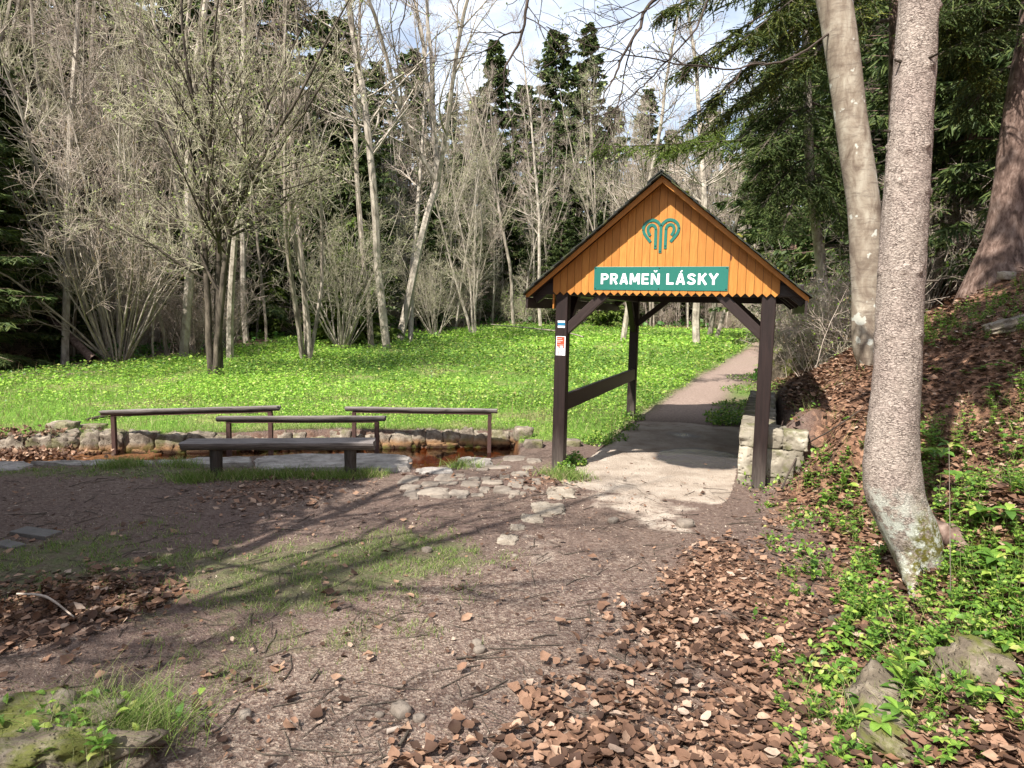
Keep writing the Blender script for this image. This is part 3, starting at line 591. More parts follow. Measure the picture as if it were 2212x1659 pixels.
for s in (-1, 1):
    ue = RC + s * EX
    # boarding: ten boards each side
    nb = 10; L_ = EX
    for i in range(nb):
        a0, a1 = i / nb * EX, (i + 1) / nb * EX - .006; m = MB()
        P = [(RC + s * a0, -.213, ZA - SLP * a0 - .058), (RC + s * a1, -.213, ZA - SLP * a1 - .058), (RC + s * a1, -.213, ZA - SLP * a1 - .035), (RC + s * a0, -.213, ZA - SLP * a0 - .035)]
        if s < 0: P = P[::-1]
        m.prism(P, (0, SL + .426, 0)); obj('roof_board', m.me('roof_board', M['dark_wood_h']), sh)
    # fascia along the eave
    m = MB(); m.box((ue - s * .02, SL / 2, rz_(ue) - .115), (.011, SL / 2 + .25, .055)); obj('fascia', m.me('fascia', M['dark_wood_h']), sh)
    # verge boards front and back in orange pine
    for v0, v1 in ((-.235, -.215), (SL + .215, SL + .235)):
        m = MB(); P = [(RC, v0, ZA - .094), (ue, v0, rz_(ue) - .078), (ue, v0, rz_(ue) - .028), (RC, v0, ZA - .028)]
        if s < 0: P = P[::-1]
        m.prism(P, (0, v1 - v0, 0)); bevel(obj('verge_board', m.me('verge_board', M['orange']), sh), .003)
    # roof covering: overlapping rows of felt shingles with wavy edges
    nr, nc = 13, 60; Lh = EX / math.cos(math.atan(SLP))
    for i in range(nr):
        a0 = i / nr * EX - .01; a1 = min((i + 1.25) / nr * EX, EX + .03); cols = np.linspace(-.305, SL + .305, nc)
        V = []
        for j, v in enumerate(cols):
            w = (vn3(v * 9, i * 3.3 + s, 0, 8) - .5) * .018; e0 = -.022; e1 = -.002 + w
            for (aa, dz) in ((a0, e0 + .004), (a1 + w, e1 + .006), (a1 + w, e1 - .012), (a0, e0 - .004)): V.append((RC + s * aa, v, ZA - SLP * aa + dz))
        idx = np.arange(nc * 4).reshape(nc, 4); F = []
        for j in range(nc - 1):
            for q in range(4): F.append([idx[j, q], idx[j, (q + 1) % 4], idx[j + 1, (q + 1) % 4], idx[j + 1, q]])
        F += [list(idx[0]), list(idx[-1][::-1])]
        obj('shingle_course', mesh('shingle_course', V, F, M['roof']), sh)
m = MB(); 
for s in (-1, 1):
    P = [(RC, -.31, ZA + .018), (RC + s * .13, -.31, ZA + .018 - SLP * .13), (RC + s * .13, -.31, ZA + .002 - SLP * .13), (RC, -.31, ZA + .002)]
    m.prism(P if s > 0 else P[::-1], (0, SL + .62, 0))
obj('ridge_cap', m.me('ridge_cap', M['roof']), sh)
# moss cushions on the roof
V, F = [], []
n = 500; u = RC + rng.choice([-1, 1], n) * EX * rng.random(n) ** .8; v = rng.uniform(-.2, SL, n); zz = ZA - SLP * np.abs(u - RC) + .004
PV, PF = rock(1, 1, .7, 3, 2, .2, .3); s_ = rng.uniform(.015, .05, n)
V, F = inst(PV, PF, np.stack([u, v, zz], -1), rotm(rng.uniform(0, 6, n), np.zeros(n), np.zeros(n)), s_)
mo = obj('roof_moss', mesh('roof_moss', V, F, M['moss_blade'], True), sh); mo['kind'] = 'stuff'
# gable planks
u0, u1 = -.09, SW + .09; NP = 29; pw = (u1 - u0) / NP
for vg, front in ((-.09, True), (SL + .09, False)):
    for i in range(NP):
        a, b = u0 + i * pw + .0017, u0 + (i + 1) * pw - .0017; c = (a + b) / 2; zb = 1.867; tip = zb; sh_ = zb + .034; off = rng.uniform(0, .002)
        ta, tb = rz_(a) - .064, rz_(b) - .064
        top = [(b, tb), (a, ta)] if not (a < RC < b) else [(b, tb), (RC, ZA - .064), (a, ta)]
        poly = [(a, sh_), (c, tip), (b, sh_)] + top
        v0 = vg - off if front else vg - .018; P = [(p[0] - c, v0 - vg, p[1]) for p in poly]; m = MB(); m.prism(P, (0, .018, 0))
        o = obj('plank', m.me('plank', M['orange']), sh, (c, vg, 0))
    m = MB(); m.prism([(u0 + .01, vg + (.022 if front else -.045), 1.90), (u1 - .01, vg + (.022 if front else -.045), 1.90), (u1 - .01, vg + (.022 if front else -.045), rz_(u1) - .07), (RC, vg + (.022 if front else -.045), ZA - .075), (u0 + .01, vg + (.022 if front else -.045), rz_(u0) - .07)], (0, .02, 0)); obj('gable_backing', m.me('gable_backing', M['dark_wood_h']), sh)
m = MB(); m.box((-.083, -.07, 1.80), (.007, .02, .075)); obj('trim_strip', m.me('trim_strip', M['orange']), sh)
def strip(pts, w, close=False):
    P = np.array(pts, float); n = len(P); V = []; F = []
    T = np.gradient(P, axis=0); T /= np.linalg.norm(T, axis=1, keepdims=True); N_ = np.stack([-T[:, 1], T[:, 0]], -1)
    for s, y in ((1, 0), (-1, 0), (-1, .004), (1, .004)):
        q = P + N_ * s * w / 2; V.append(np.stack([q[:, 0], np.full(n, -y), q[:, 1]], -1))
    V = np.stack(V, 1).reshape(-1, 3)
    for i in range(n - 1):
        for j in range(4): F.append([4 * i + j, 4 * i + 4 + j, 4 * i + 4 + (j + 1) % 4, 4 * i + (j + 1) % 4])
    F += [[3, 2, 1, 0], [4 * n - 4, 4 * n - 3, 4 * n - 2, 4 * n - 1]]; return V, F
def smooth_pts(p, n=5):
    P = np.array(p, float); out = []
    for i in range(len(P) - 1):
        p0, p1, p2, p3 = P[max(i - 1, 0)], P[i], P[i + 1], P[min(i + 2, len(P) - 1)]
        for t_ in np.arange(n) / n: out.append(.5 * (2 * p1 + (p2 - p0) * t_ + (2 * p0 - 5 * p1 + 4 * p2 - p3) * t_ ** 2 + (3 * p1 - p0 - 3 * p2 + p3) * t_ ** 3))
    return np.array(out + [P[-1]])
# sign
(sa, sb), (sc_, sd_) = gp(1284, 576.4, -.1), gp(1571.5, 628.6, -.1)
sgw, sgh = sc_ - sa, sb - sd_; m = MB(); m.box((0, 0, 0), (sgw / 2, .002, sgh / 2)); sg = bevel(obj('name_board', m.me('name_board', M['sign']), sh, ((sa + sc_) / 2, -.0955, (sb + sd_) / 2), 'green board with the white words PRAMEŇ LÁSKY'), .001)
k_ = sgw / 1855.
GL = {'P': (.66, [[(.1, 0), (.1, 1)], [(.1, .905), (.38, .905), (.5, .86), (.56, .75), (.56, .65), (.5, .54), (.38, .49), (.1, .49)]]), 'A': (.7, [[(.08, 0), (.33, 1)], [(.62, 0), (.37, 1)], [(.16, .27), (.54, .27)]]),
      'M': (.86, [[(.1, 0), (.1, 1)], [(.76, 0), (.76, 1)], [(.15, 1), (.43, .22)], [(.71, 1), (.43, .22)]]), 'E': (.63, [[(.1, 0), (.1, 1)], [(.1, .905), (.6, .905)], [(.1, .5), (.54, .5)], [(.1, .095), (.6, .095)]]),
      'N': (.74, [[(.1, 0), (.1, 1)], [(.64, 0), (.64, 1)], [(.13, .97), (.61, .03)]]), 'L': (.6, [[(.1, 0), (.1, 1)], [(.1, .095), (.57, .095)]]), 'S': (.68, [[(.57, .75), (.49, .87), (.34, .91), (.18, .86), (.12, .73), (.2, .6), (.34, .52), (.49, .44), (.56, .3), (.49, .14), (.34, .09), (.17, .13), (.08, .26)]]),
      'K': (.68, [[(.1, 0), (.1, 1)], [(.15, .42), (.58, 1)], [(.28, .58), (.62, 0)]]), 'Y': (.68, [[(.05, 1), (.34, .48)], [(.63, 1), (.34, .48)], [(.34, 0), (.34, .5)]])}
GL['R'] = (.7, GL['P'][1] + [[(.34, .49), (.58, 0)]])
def word(txt_, x0_, x1_, h, z):
    ad = {'Ň': ('N', [[(.24, 1.28), (.37, 1.13)], [(.50, 1.28), (.37, 1.13)]]), 'Á': ('A', [[(.32, 1.10), (.46, 1.28)]])}
    tot = sum(GL[ad[c][0] if c in ad else c][0] for c in txt_) + .14 * (len(txt_) - 1); sx = (x1_ - x0_) / tot; x = 0
    for c in txt_:
        b, ex = ad[c] if c in ad else (c, []); w_, st_ = GL[b]; parts = []
        for k, (pl, sw_) in enumerate([(p_, .19) for p_ in st_] + [(p_, .11) for p_ in ex]):
            V, F = strip(smooth_pts(pl, 4) if len(pl) > 3 else pl, sw_); V = V * [1, .12, 1]; V[:, 1] -= .00006 * k; parts.append((V, np.array(F)))
        V, F = join(parts); V = (V + [x, 0, 0]) * [sx, 1, h]; obj('letter', mesh('letter', V, F, M['white']), sg, (x0_, -.0028, z)); x += w_ + .14
word('PRAMEŇ', (245 - 1072) * k_, (1085 - 1072) * k_, 152 * k_, -sgh / 2 + 82 * k_); word('LÁSKY', (1175 - 1072) * k_, (1870 - 1072) * k_, 152 * k_, -sgh / 2 + 82 * k_)
for a in (-.5, 0, .5):
    for b in (-.5, .5):
        V, F = rock(.012, .004, .012, 2, 2, 0, .2); obj('bolt', mesh('bolt', V, F, M['black']), sg, (a * (sgw - .03), -.003, b * (sgh - .03)))
# heart emblem
eu, ez = gp((1460 + 1065 / 5.53) * .8641, (500 + 340 / 5.53) * .8641, -.1)
es = .39 / 530
em = obj('heart_emblem', None, sh, (eu, -.094, ez), 'green heart emblem made of rounded bars, with black bolts')
outer = [(-4, -18), (-30, 22), (-75, 55), (-125, 62), (-175, 45), (-214, 8), (-232, -40), (-226, -92), (-203, -135), (-170, -178), (-131, -226)]
inner = [(-138, -142), (-162, -105), (-172, -55), (-158, -18), (-122, 0), (-85, -16), (-68, -50), (-66, -100), (-66, -200), (-66, -315)]
stem = [(0, -10), (0, -200), (0, -370)]
for pl in (outer, [(-a, b) for a, b in outer], inner, [(-a, b) for a, b in inner], stem):
    V, F = strip(smooth_pts(pl) * es, 38 * es); obj('emblem_bar', mesh('emblem_bar', V, F, M['sign']), em)
for a, b in ((0, -10), (0, -350), (-240, -66), (240, -50), (-66, -60), (66, -60), (-66, -280), (66, -280)):
    V, F = rock(.012, .004, .012, 2, 2, 0, .2); obj('bolt', mesh('bolt', V, F, M['black']), em, (a * es, -.005, b * es))
# paint mark and notice on the left post
def plate(x0, y0, x1, y1, mat, dy, name, parent=None, label=None):
    (a, b), (c, d) = gp(x0, y0, -hp), gp(x1, y1, -hp); m = MB(); m.box((0, 0, 0), ((c - a) / 2, .0008, (b - d) / 2)); return obj(name, m.me(name, mat), parent or sh, ((a + c) / 2, -hp - .001 - dy, (b + d) / 2), label)
plate(1205, 692.5, 1220.3, 697, M['white'], 0, 'trail_mark'); plate(1205, 697.4, 1220.6, 703, M['blue'], 0, 'trail_mark', label='blue band of the painted trail mark'); plate(1205, 703.4, 1220.3, 708, M['white'], 0, 'trail_mark')
nb_ = plate(1201.9, 726, 1220.6, 768, M['white'], 0, 'notice', label='small red and white notice stuck on the left front post')
for (a, b, c, d, m_) in ((1203.3, 727.3, 1219.3, 749, 'red'), (1207.5, 749.2, 1219.3, 752, 'red'), (1204, 744.5, 1218, 745.5, 'white'), (1203.8, 731, 1214, 732, 'white'), (1203.8, 735, 1216, 736.2, 'white'), (1203.8, 738.2, 1211, 739.4, 'white'), (1206.6, 745, 1207.2, 766, 'red'), (1210, 747, 1215.5, 757.5, 'white'), (1210.4, 750, 1214.8, 751, 'greyprint'), (1210.4, 753, 1214.8, 754, 'greyprint'), (1210.4, 758.5, 1215.5, 759.8, 'greyprint'), (1203.2, 760, 1207.8, 760.6, 'red'), (1209, 763, 1218, 763.8, 'red'), (1203.6, 765.8, 1214, 766.4, 'red')):
    o = plate(a, b, c, d, M[m_], .0015 if m_ != 'white' and m_ != 'greyprint' else .003, 'print'); o['kind'] = 'stuff'
    del o['kind']; ml = o.location.copy(); o.parent = nb_; o.location = ml - nb_.location

# ------------------------------------------------------------------ log bench and rails
def half_log(name, L_, w, h, mat, seed, parent, loc, rz=0, flat_top=True, sag=0.):
    n = 28; m_ = 12; ax = np.linspace(-L_ / 2, L_ / 2, n); a = np.linspace(math.pi, 2 * math.pi, m_); V = []
    for i, X0 in enumerate(ax):
        k = 1 + (vn3(X0 * 2.2, seed, 0, 1) - .5) * .12; ring = [(w / 2 * k * math.cos(q), h * k * math.sin(q)) for q in a]
        pts = ring + [(w / 2 * k * f, .0) for f in (.5, 0, -.5)]
        e = .012 * (vn3(seed, 0, i, 2) if i in (0, n - 1) else 0)
        for (Y0, Z0) in pts: V.append((X0 + (vn3(Y0 * 30, Z0 * 30, seed, 3) - .5) * .03 * (i in (0, n - 1)), Y0, Z0 + (fbm(X0 * 3, Y0 * 40, seed, 3, 4) - .5) * .012 + sag * (X0 / L_)))
    K = m_ + 3; idx = np.arange(n * K).reshape(n, K); nxt = np.roll(idx, -1, 1); F = np.stack([idx[:-1], nxt[:-1], nxt[1:], idx[1:]], -1).reshape(-1, 4)
    V = np.array(V); c0, c1 = V[idx[0]].mean(0), V[idx[-1]].mean(0); V = np.vstack([V, c0, c1]); nn = len(V)
    T = [[idx[0, (j + 1) % K], idx[0, j], nn - 2] for j in range(K)] + [[idx[-1, j], idx[-1, (j + 1) % K], nn - 1] for j in range(K)]
    o = obj(name, mesh(name, V, [F, np.array(T)], mat), parent, loc); o.rotation_euler = (0, 0, rz); return o
def cyl(r, h, mat, name, n=14, top=.97, wob=.0):
    a = np.arange(n) / n * 2 * math.pi; zs = np.linspace(0, h, 7); pts = np.stack([np.zeros(7), np.zeros(7), zs], -1)[None]; V, F = tubes(pts, np.full((1, 7), r) * (1 + wob * rng.normal(size=(1, 7))), n)
    nn = len(V); V = np.vstack([V, [0, 0, h], [0, 0, 0]]); T = [[nn - n + i, nn - n + (i + 1) % n, nn] for i in range(n)]; return mesh(name, V, [F, np.array(T)], mat, False)
pA, pB = hit(468, 1030), hit(757, 1028); c = (pA + pB) / 2; az = math.atan2(pB[1] - pA[1], pB[0] - pA[0])
zt = D(610, 951, c[1] + .02)[2]; bn = thing('log_bench', 'backless bench of a halved dark log on two round stumps in front of the pool', 'bench', (c[0], c[1], c[2]), az)
eL, eR = D(408, 955, c[1])[0], D(808, 955, c[1] + .05)[0]; half_log('seat', eR - eL, .30, .095, M['grey_wood_x'], 3, bn, ((eL + eR) / 2 - c[0], 0, zt - c[2]))
for s, p in ((-1, pA), (1, pB)):
    o = obj('leg', cyl(.06, zt - c[2] - .06 + .06, M['grey_wood_v'], 'leg', 16, .97, .03), bn, (s * np.hypot(*(pB - pA)[:2]) / 2, 0, -.06))
M['seat_dark'] = None
def rail(px0, py0, px1, py1, legs, y, lab, grp, zbase=-.34, broken=False):
    a, b = D(px0, py0, y), D(px1, py1, y); c = (a + b) / 2; r = thing('pool_rail', lab, 'rail', (c[0], c[1], zbase), 0, grp)
    half_log('log', b[0] - a[0], .13, .062, M['grey_wood_x'], px0, r, (0, 0, c[2] - zbase), 0, sag=b[2] - a[2])
    ls = [D(p, q, y) for p, q in legs]; zt_ = c[2] - .062
    m = MB(); m.bar((ls[0][0] - c[0] - .02, 0, zt_ - zbase - .006 + (ls[0][0] - c[0]) * (b[2] - a[2]) / (b[0] - a[0])), (ls[1][0] - c[0] + .02, 0, zt_ - zbase - .006 + (ls[1][0] - c[0]) * (b[2] - a[2]) / (b[0] - a[0])), .06, .018); obj('metal_bar', m.me('metal_bar', M['rust']), r)
    for l in ls:
        zt2 = zt_ - zbase - .015 + (l[0] - c[0]) * (b[2] - a[2]) / (b[0] - a[0]); m = MB(); m.box((0, 0, zt2 / 2), (.026, .026, zt2 / 2)); bevel(obj('leg', m.me('leg', M['rust']), r, (l[0] - c[0], 0, 0)), .003)
    return r
rail(220, 887, 602, 877, ((245, 900), (584, 890)), 8.75, 'weathered log rail on two rusty legs, leftmost over the pool', 'log rails standing in the pool')
rail(471, 900, 833, 899, ((494, 915), (814, 915)), 8.35, 'weathered log rail over the pool behind the bench, split bark on its top', 'log rails standing in the pool')
rail(747, 879, 1074, 884, ((765, 890), (1058, 895)), 9.45, 'weathered log rail on two rusty legs, rightmost over open water', 'log rails standing in the pool')

# ------------------------------------------------------------------ near trunks
def trunk_mesh(name, prof, y, mat, sides=40, rings=150, disp=.006, knots=(), dy=None, flare=0, freq=14.):
    "prof: (px, py, width px) measured in the photo; y depth of the trunk axis"
    pr = np.array([[*D(a, b, y + (dy(b) if dy else 0)), w * y / FPX / 2] for a, b, w in prof]); pr = pr[np.argsort(pr[:, 2])]
    zs = np.linspace(pr[0, 2], pr[-1, 2], rings); P = smooth_pts(pr, 8); P = P[np.argsort(P[:, 2])]
    cx, cy, r = [np.interp(zs, P[:, 2], P[:, j]) for j in (0, 1, 3)]
    a = np.arange(sides) / sides * 2 * math.pi; A, Zs = np.meshgrid(a, zs); Rr = r[:, None] * np.ones_like(A)
    nz = fbm(np.cos(A) * 1.5 * freq / 10, np.sin(A) * 1.5 * freq / 10, Zs * freq / 6, 4, 6) - .5; Rr = Rr * (1 + nz * .10) + (fbm(np.cos(A) * freq * .6, np.sin(A) * freq * .6, Zs * freq, 3, 16) - .5) * disp
    for (kz, ka, kr, kh) in knots: Rr = Rr + kh * np.exp(-((Zs - kz) ** 2 / kr ** 2 + (np.angle(np.exp(1j * (A - ka))) * r[:, None]) ** 2 / (kr * 1.6) ** 2))
    V = np.stack([cx[:, None] + Rr * np.cos(A), cy[:, None] + Rr * np.sin(A), Zs], -1).reshape(-1, 3)
    idx = np.arange(rings * sides).reshape(rings, sides); n_ = np.roll(idx, -1, 1); F = np.stack([idx[:-1], n_[:-1], n_[1:], idx[1:]], -1).reshape(-1, 4)
    return mesh(name, V, F, mat, True), (zs, cx, cy, r)
def place_part(me, root, name): o = obj(name, me, root); o.matrix_parent_inverse = Matrix.Identity(4); o.location = -root.location; return o
T1Y = 3.85
kn = []
for zk in (1.62, 1.95, 2.42, 2.62, 3.08, 3.35, 3.9): kn += [(zk + rng.normal() * .02, a + rng.normal() * .2, .014, rng.uniform(.012, .026)) for a in np.linspace(0, 6.28, 7)[:6]]
b1 = hit(2000, 1290)
tr1 = thing('spruce_tree', 'tall spruce with pinkish flaky trunk and mossy crooked foot on the near bank', 'spruce', (2.3, T1Y, 0))
me, ax1 = trunk_mesh('trunk', [(2006, 1350, 40), (2000, 1300, 64), (1994, 1245, 92), (1980, 1190, 112), (1958, 1130, 124), (1934, 1070, 122), (1927, 1010, 115), (1928, 950, 105), (1932, 880, 98), (1938, 800, 93), (1947, 600, 89), (1959, 400, 86), (1972, 200, 79), (1985, 0, 74), (2000, -300, 67), (2030, -900, 57), (2060, -1700, 43), (2080, -2600, 26)], T1Y, M['trunk_near'], 72, 420, .012, kn)
place_part(me, tr1, 'trunk')
st_p, st_d, st_l = [], [], []
for zk in (1.9, 2.45, 3.05, 2.7, 3.4):
    for j in range(2):
        a = rng.uniform(2.4, 6.9); i = np.argmin(abs(ax1[0] - zk)); st_p.append([ax1[1][i] + ax1[3][i] * .9 * math.cos(a), ax1[2][i] + ax1[3][i] * .9 * math.sin(a), zk]); st_d.append([math.cos(a), math.sin(a), .1]); st_l.append(rng.uniform(.03, .09))
p, r = grow(st_p, st_d, np.array(st_l), .009, 2, .1, 0, rng, .6)
for a_, b_ in zip(p, r): V, F = tubes(a_[None], b_[None], 5); place_part(mesh('branch_stub', V, F, M['bark_dark']), tr1, 'branch_stub')
# mossy roots of the near spruce
def tube_obj(name, P, rr, mat, parent=None, sides=8, root=None):
    P = smooth_pts(np.array(P), 5)[None]; rr = np.interp(np.linspace(0, 1, P.shape[1]), np.linspace(0, 1, len(rr)), rr)[None]; V, F = tubes(P, rr, sides)
    V = V + (np.stack([fbm(V[:, 0] * 25, V[:, 1] * 25, V[:, 2] * 25 + j * 9, 3, 3) for j in range(3)], -1) - .5) * rr.max() * .7
    return place_part(mesh(name, V, F, mat, True), root, name) if root else obj(name, mesh(name, V, F, mat, True))
def gz(px, py, dz=0.): p = hit(px, py); return [p[0], p[1], p[2] + dz]
tube_obj('root', [D(1975, 1180, T1Y - .05), D(2020, 1150, T1Y + .02), gz(2075, 1180, .0), gz(2110, 1240, -.04)], [.10, .09, .05, .03], M['bark_spruce'], root=tr1)
tube_obj('root', [D(1960, 1190, T1Y - .07), D(1975, 1270, T1Y - .15), gz(2010, 1330, -.02), gz(2030, 1400, -.04)], [.07, .045, .03, .02], M['trunk_near'], root=tr1)
tube_obj('root', [gz(1960, 1340, .01), gz(1880, 1335, .015), gz(1800, 1345, .01), gz(1740, 1350, -.02)], [.02, .028, .025, .012], M['bark_dark'], root=tr1)
# beech
T2Y = 8.4
tr2 = thing('beech_tree', 'leaning smooth grey beech trunk behind the near spruce, long limbs overhead', 'beech', (4.6, T2Y, .9))
me, ax2 = trunk_mesh('trunk', [(1892, 860, 65), (1883, 800, 53), (1872, 745, 59), (1873, 640, 61), (1872, 560, 65), (1866, 450, 65), (1852, 350, 65), (1837, 250, 63), (1822, 130, 66), (1802, 0, 68), (1772, -160, 70), (1740, -400, 60), (1720, -700, 48), (1700, -1200, 29)], T2Y, M['beech'], 36, 160, .006, [(2.4, 4.2, .04, .02), (1.75, 4.0, .05, .02), (1.35, 4.6, .04, .02)], freq=6.)
place_part(me, tr2, 'trunk')
limbs = [([(1790, -140, 8.4), (1560, -90, 8.0), (1470, -40, 7.8), (1412, 0, 7.7), (1372, 66, 7.6), (1335, 140, 7.5), (1312, 190, 7.5), (1290, 262, 7.4)], .032),
         ([(1740, -420, 8.4), (1400, -260, 7.8), (1210, -120, 7.6), (1142, -20, 7.5), (1134, 40, 7.5), (1110, 110, 7.4), (1088, 170, 7.4), (1092, 215, 7.4), (1108, 300, 7.4)], .026),
         ([(1134, 62, 7.5), (1100, 72, 7.5), (1060, 100, 7.5), (1010, 122, 7.5), (960, 128, 7.5)], .010),
         ([(1560, -90, 8.0), (1500, 60, 7.9), (1420, 150, 7.8), (1380, 190, 7.8), (1330, 235, 7.8), (1210, 290, 7.8)], .012),
         ([(1812, 60, 8.4), (1700, 130, 8.1), (1620, 145, 8.0), (1500, 142, 7.9), (1380, 125, 7.8), (1290, 100, 7.8), (1180, 60, 7.8)], .013),
         ([(1400, -260, 7.8), (1050, -150, 7.6), (900, -60, 7.5), (878, 0, 7.5), (866, 50, 7.5), (860, 100, 7.5)], .014),
         ([(1050, -150, 7.6), (760, -60, 7.6), (690, 0, 7.6), (655, 40, 7.6)], .010),
         ([(1372, 66, 7.6), (1350, 170, 7.6), (1330, 230, 7.6), (1300, 330, 7.6)], .009),
         ([(1470, -40, 7.8), (1400, 20, 7.6), (1310, 60, 7.6), (1240, 40, 7.6)], .009)]
tw = []; bp = []
for k, (pl, r0) in enumerate(limbs):
    P = smooth_pts(np.array([D(a, b, c) for a, b, c in pl]), 6); n = len(P); P = P + (np.stack([fbm(np.arange(n) * .35, k * 5, j * 7, 3, 4) for j in range(3)], -1) - .5) * .07; rr = np.linspace(r0, .004, n)
    V, F = tubes(P[None], rr[None], 7); place_part(mesh('limb', V, F, M['twig_dark'], True), tr2, 'limb')
    s, d, tt_, r1, _ = spawn(P[None], rr[None], 16, .15, 1, .8, rng); p1, q1 = grow(s, d, rng.uniform(.25, .85, len(s)), np.minimum(r1 * .6, .006), 6, .16, -.03, rng, .5); tw.append((p1, q1))
    s, d, tt_, r1, _ = spawn(p1, q1, 4, .2, 1, .8, rng); p2, q2 = grow(s, d, rng.uniform(.08, .3, len(s)), .0028, 3, .15, 0, rng, .6); tw.append((p2, q2)); bp.append(p2[:, -1]); bp.append(p1[:, -1])
V, F = join([tubes(p, r, 4) for p, r in tw]); place_part(mesh('twigs', V, F, M['twig_dark']), tr2, 'twigs')['kind'] = 'stuff'
bp = np.concatenate(bp); bp = bp[rng.random(len(bp)) < .6]; n = len(bp); V, F = inst(*diamond(.4, .1), bp, rotm(rng.uniform(0, 6.3, n), rng.normal(size=n), rng.normal(size=n)), rng.uniform(.015, .04, n)); place_part(mesh('leaf_buds', V, F, M['bud']), tr2, 'leaf_buds')['kind'] = 'stuff'

# ------------------------------------------------------------------ spruce foliage
def needle_spray(pts, rad, rng, width=.05, per=10, density=1.):
    "twigs with flat ribbons of needles hanging slightly"
    return ribbons(pts, np.full(pts.shape[:2], width) * np.linspace(1.0, .35, pts.shape[1])[None] * rng.uniform(.7, 1.3, (len(pts), 1)), rng, .5)
def bough(P, r0, rng, L1=.9, M1=26, M2=9, fine=True):
    P = np.asarray(P); n = len(P); rr = np.linspace(r0, .006, n)
    T = nrm(np.gradient(P, axis=0)); side = nrm(np.cross(T, [0, 0, 1.]))
    t_ = np.sort(rng.uniform(.12, 1, M1 * 2)); f = t_ * (n - 1); i = np.minimum(f.astype(int), n - 2); s = P[i] + (P[i + 1] - P[i]) * (f - i)[:, None]
    sg = np.where(np.arange(len(t_)) % 2, 1, -1)[:, None]
    d = nrm(T[i] * .75 + side[i] * sg * .8 + rng.normal(size=s.shape) * .12 + [0, 0, -.15]); ln = L1 * (1.05 - t_) ** .6 * rng.uniform(.6, 1.1, len(t_)) + .12
    p1, q1 = grow(s, d, ln, .006, 6, .05, -.07, rng, .4)
    s, d, tt_, r1, pi = spawn(p1, q1, M2, .08, 1, .75, rng); d = nrm(d * [1, 1, .35] + [0, 0, -.12]); p2, q2 = grow(s, d, (ln[pi] * .38 + .05) * rng.uniform(.6, 1.1, len(s)), .003, 3, .06, -.1, rng, .5)
    wood = [tubes(P[None], rr[None], 6), tubes(p1, q1, 3)]
    if not fine: return wood, [ribbons(p2, np.full(p2.shape[:2], .045), rng, .5), ribbons(p1, np.full(p1.shape[:2], .04), rng, .5)]
    # single needles as short blades in two dense rows
    allp = [p2]; out = []
    for pp in (p2, p1[:, 1:]):
        N, K, _ = pp.shape; A, B = pp[:, :-1], pp[:, 1:]; m = 7; u = rng.random((N, K - 1, m)); 
        pos = (A[:, :, None] + (B - A)[:, :, None] * u[..., None]).reshape(-1, 3); tg = np.repeat(nrm(B - A).reshape(-1, 3), m, 0)
        sd = nrm(np.cross(tg, [0, 0, 1.]) * rng.choice([-1, 1], len(pos))[:, None] + rng.normal(size=pos.shape) * .25 + tg * .9); ln_ = rng.uniform(.018, .032, len(pos))
        up = nrm(np.cross(sd, rng.normal(size=pos.shape))); w = .0045
        V = np.stack([pos - up * w, pos + up * w, pos + sd * ln_[:, None] + up * w * .6, pos + sd * ln_[:, None] - up * w * .6], 1).reshape(-1, 3); out.append((V, np.arange(len(V)).reshape(-1, 4)))
    out.append(ribbons(p2, np.full(p2.shape[:2], .014), rng, .5)); return wood, out
def crown_boughs(root, lst, mat, rng, name='bough', **kw):
    for (pl, r0) in lst:
        P = smooth_pts(np.array([D(a, b, c) for a, b, c in pl]), 5); wood, nd = bough(P, r0, rng, **kw)
        V, F = join(wood); o = place_part(mesh(name, V, F, M['bark_dark']), root, name); V, F = join(nd); o2 = obj('needles', mesh('needles', V, F, mat), o); o2['kind'] = 'stuff'
T5Y = 10.8; b5 = np.array([D(1948, 600, T5Y)[0], T5Y]); z5 = HZ(*b5)
tr5 = thing('spruce_tree', 'dark spruce standing hidden behind the near trunk, drooping boughs spreading left over the shelter', 'spruce', (*b5, z5))
me, _ = trunk_mesh('trunk', [(1948, 720, 60), (1945, 600, 50), (1945, 300, 46), (1945, 0, 42), (1945, -400, 36), (1945, -1000, 22), (1945, -1500, 8)], T5Y, M['bark_spruce'], 20, 60, .01); place_part(me, tr5, 'trunk')
def bl(x0, y0, y_0, x1, y1, y_1, droop=30):
    return [(x0, y0, y_0), (x0 + (x1 - x0) * .33, y0 + (y1 - y0) * .2 - droop * .6, y_0 + (y_1 - y_0) * .33), (x0 + (x1 - x0) * .66, y0 + (y1 - y0) * .55 - droop * .3, y_0 + (y_1 - y_0) * .66), (x1, y1, y_1)]
crown_boughs(tr5, [(bl(1945, -120, T5Y, 1440, 20, 9.6), .035), (bl(1945, -70, T5Y, 1470, 150, 9.9), .035), (bl(1945, -30, T5Y, 1450, 300, 10.2), .035), (bl(1945, -200, T5Y, 1500, -40, 10.4), .035), (bl(1945, 40, T5Y, 1560, 250, 11.0), .03), (bl(1945, -100, T5Y, 1600, 90, 9.6), .03), (bl(1945, 20, T5Y, 2130, 160, 10.2), .03), (bl(1945, -80, T5Y, 2150, 40, 10.4), .03), (bl(1945, -60, T5Y, 1760, 120, 9.6), .03)], M['spruce_mid'], rng, L1=.85, M1=28, M2=11)
T3Y = 14.2; b3 = np.array([D(1782, 700, T3Y)[0], T3Y]); z3 = HZ(*b3)
tr3 = thing('fir_tree', 'slender grey trunk right of the shelter with white painted mark and dark drooping boughs', 'fir', (*b3, z3))
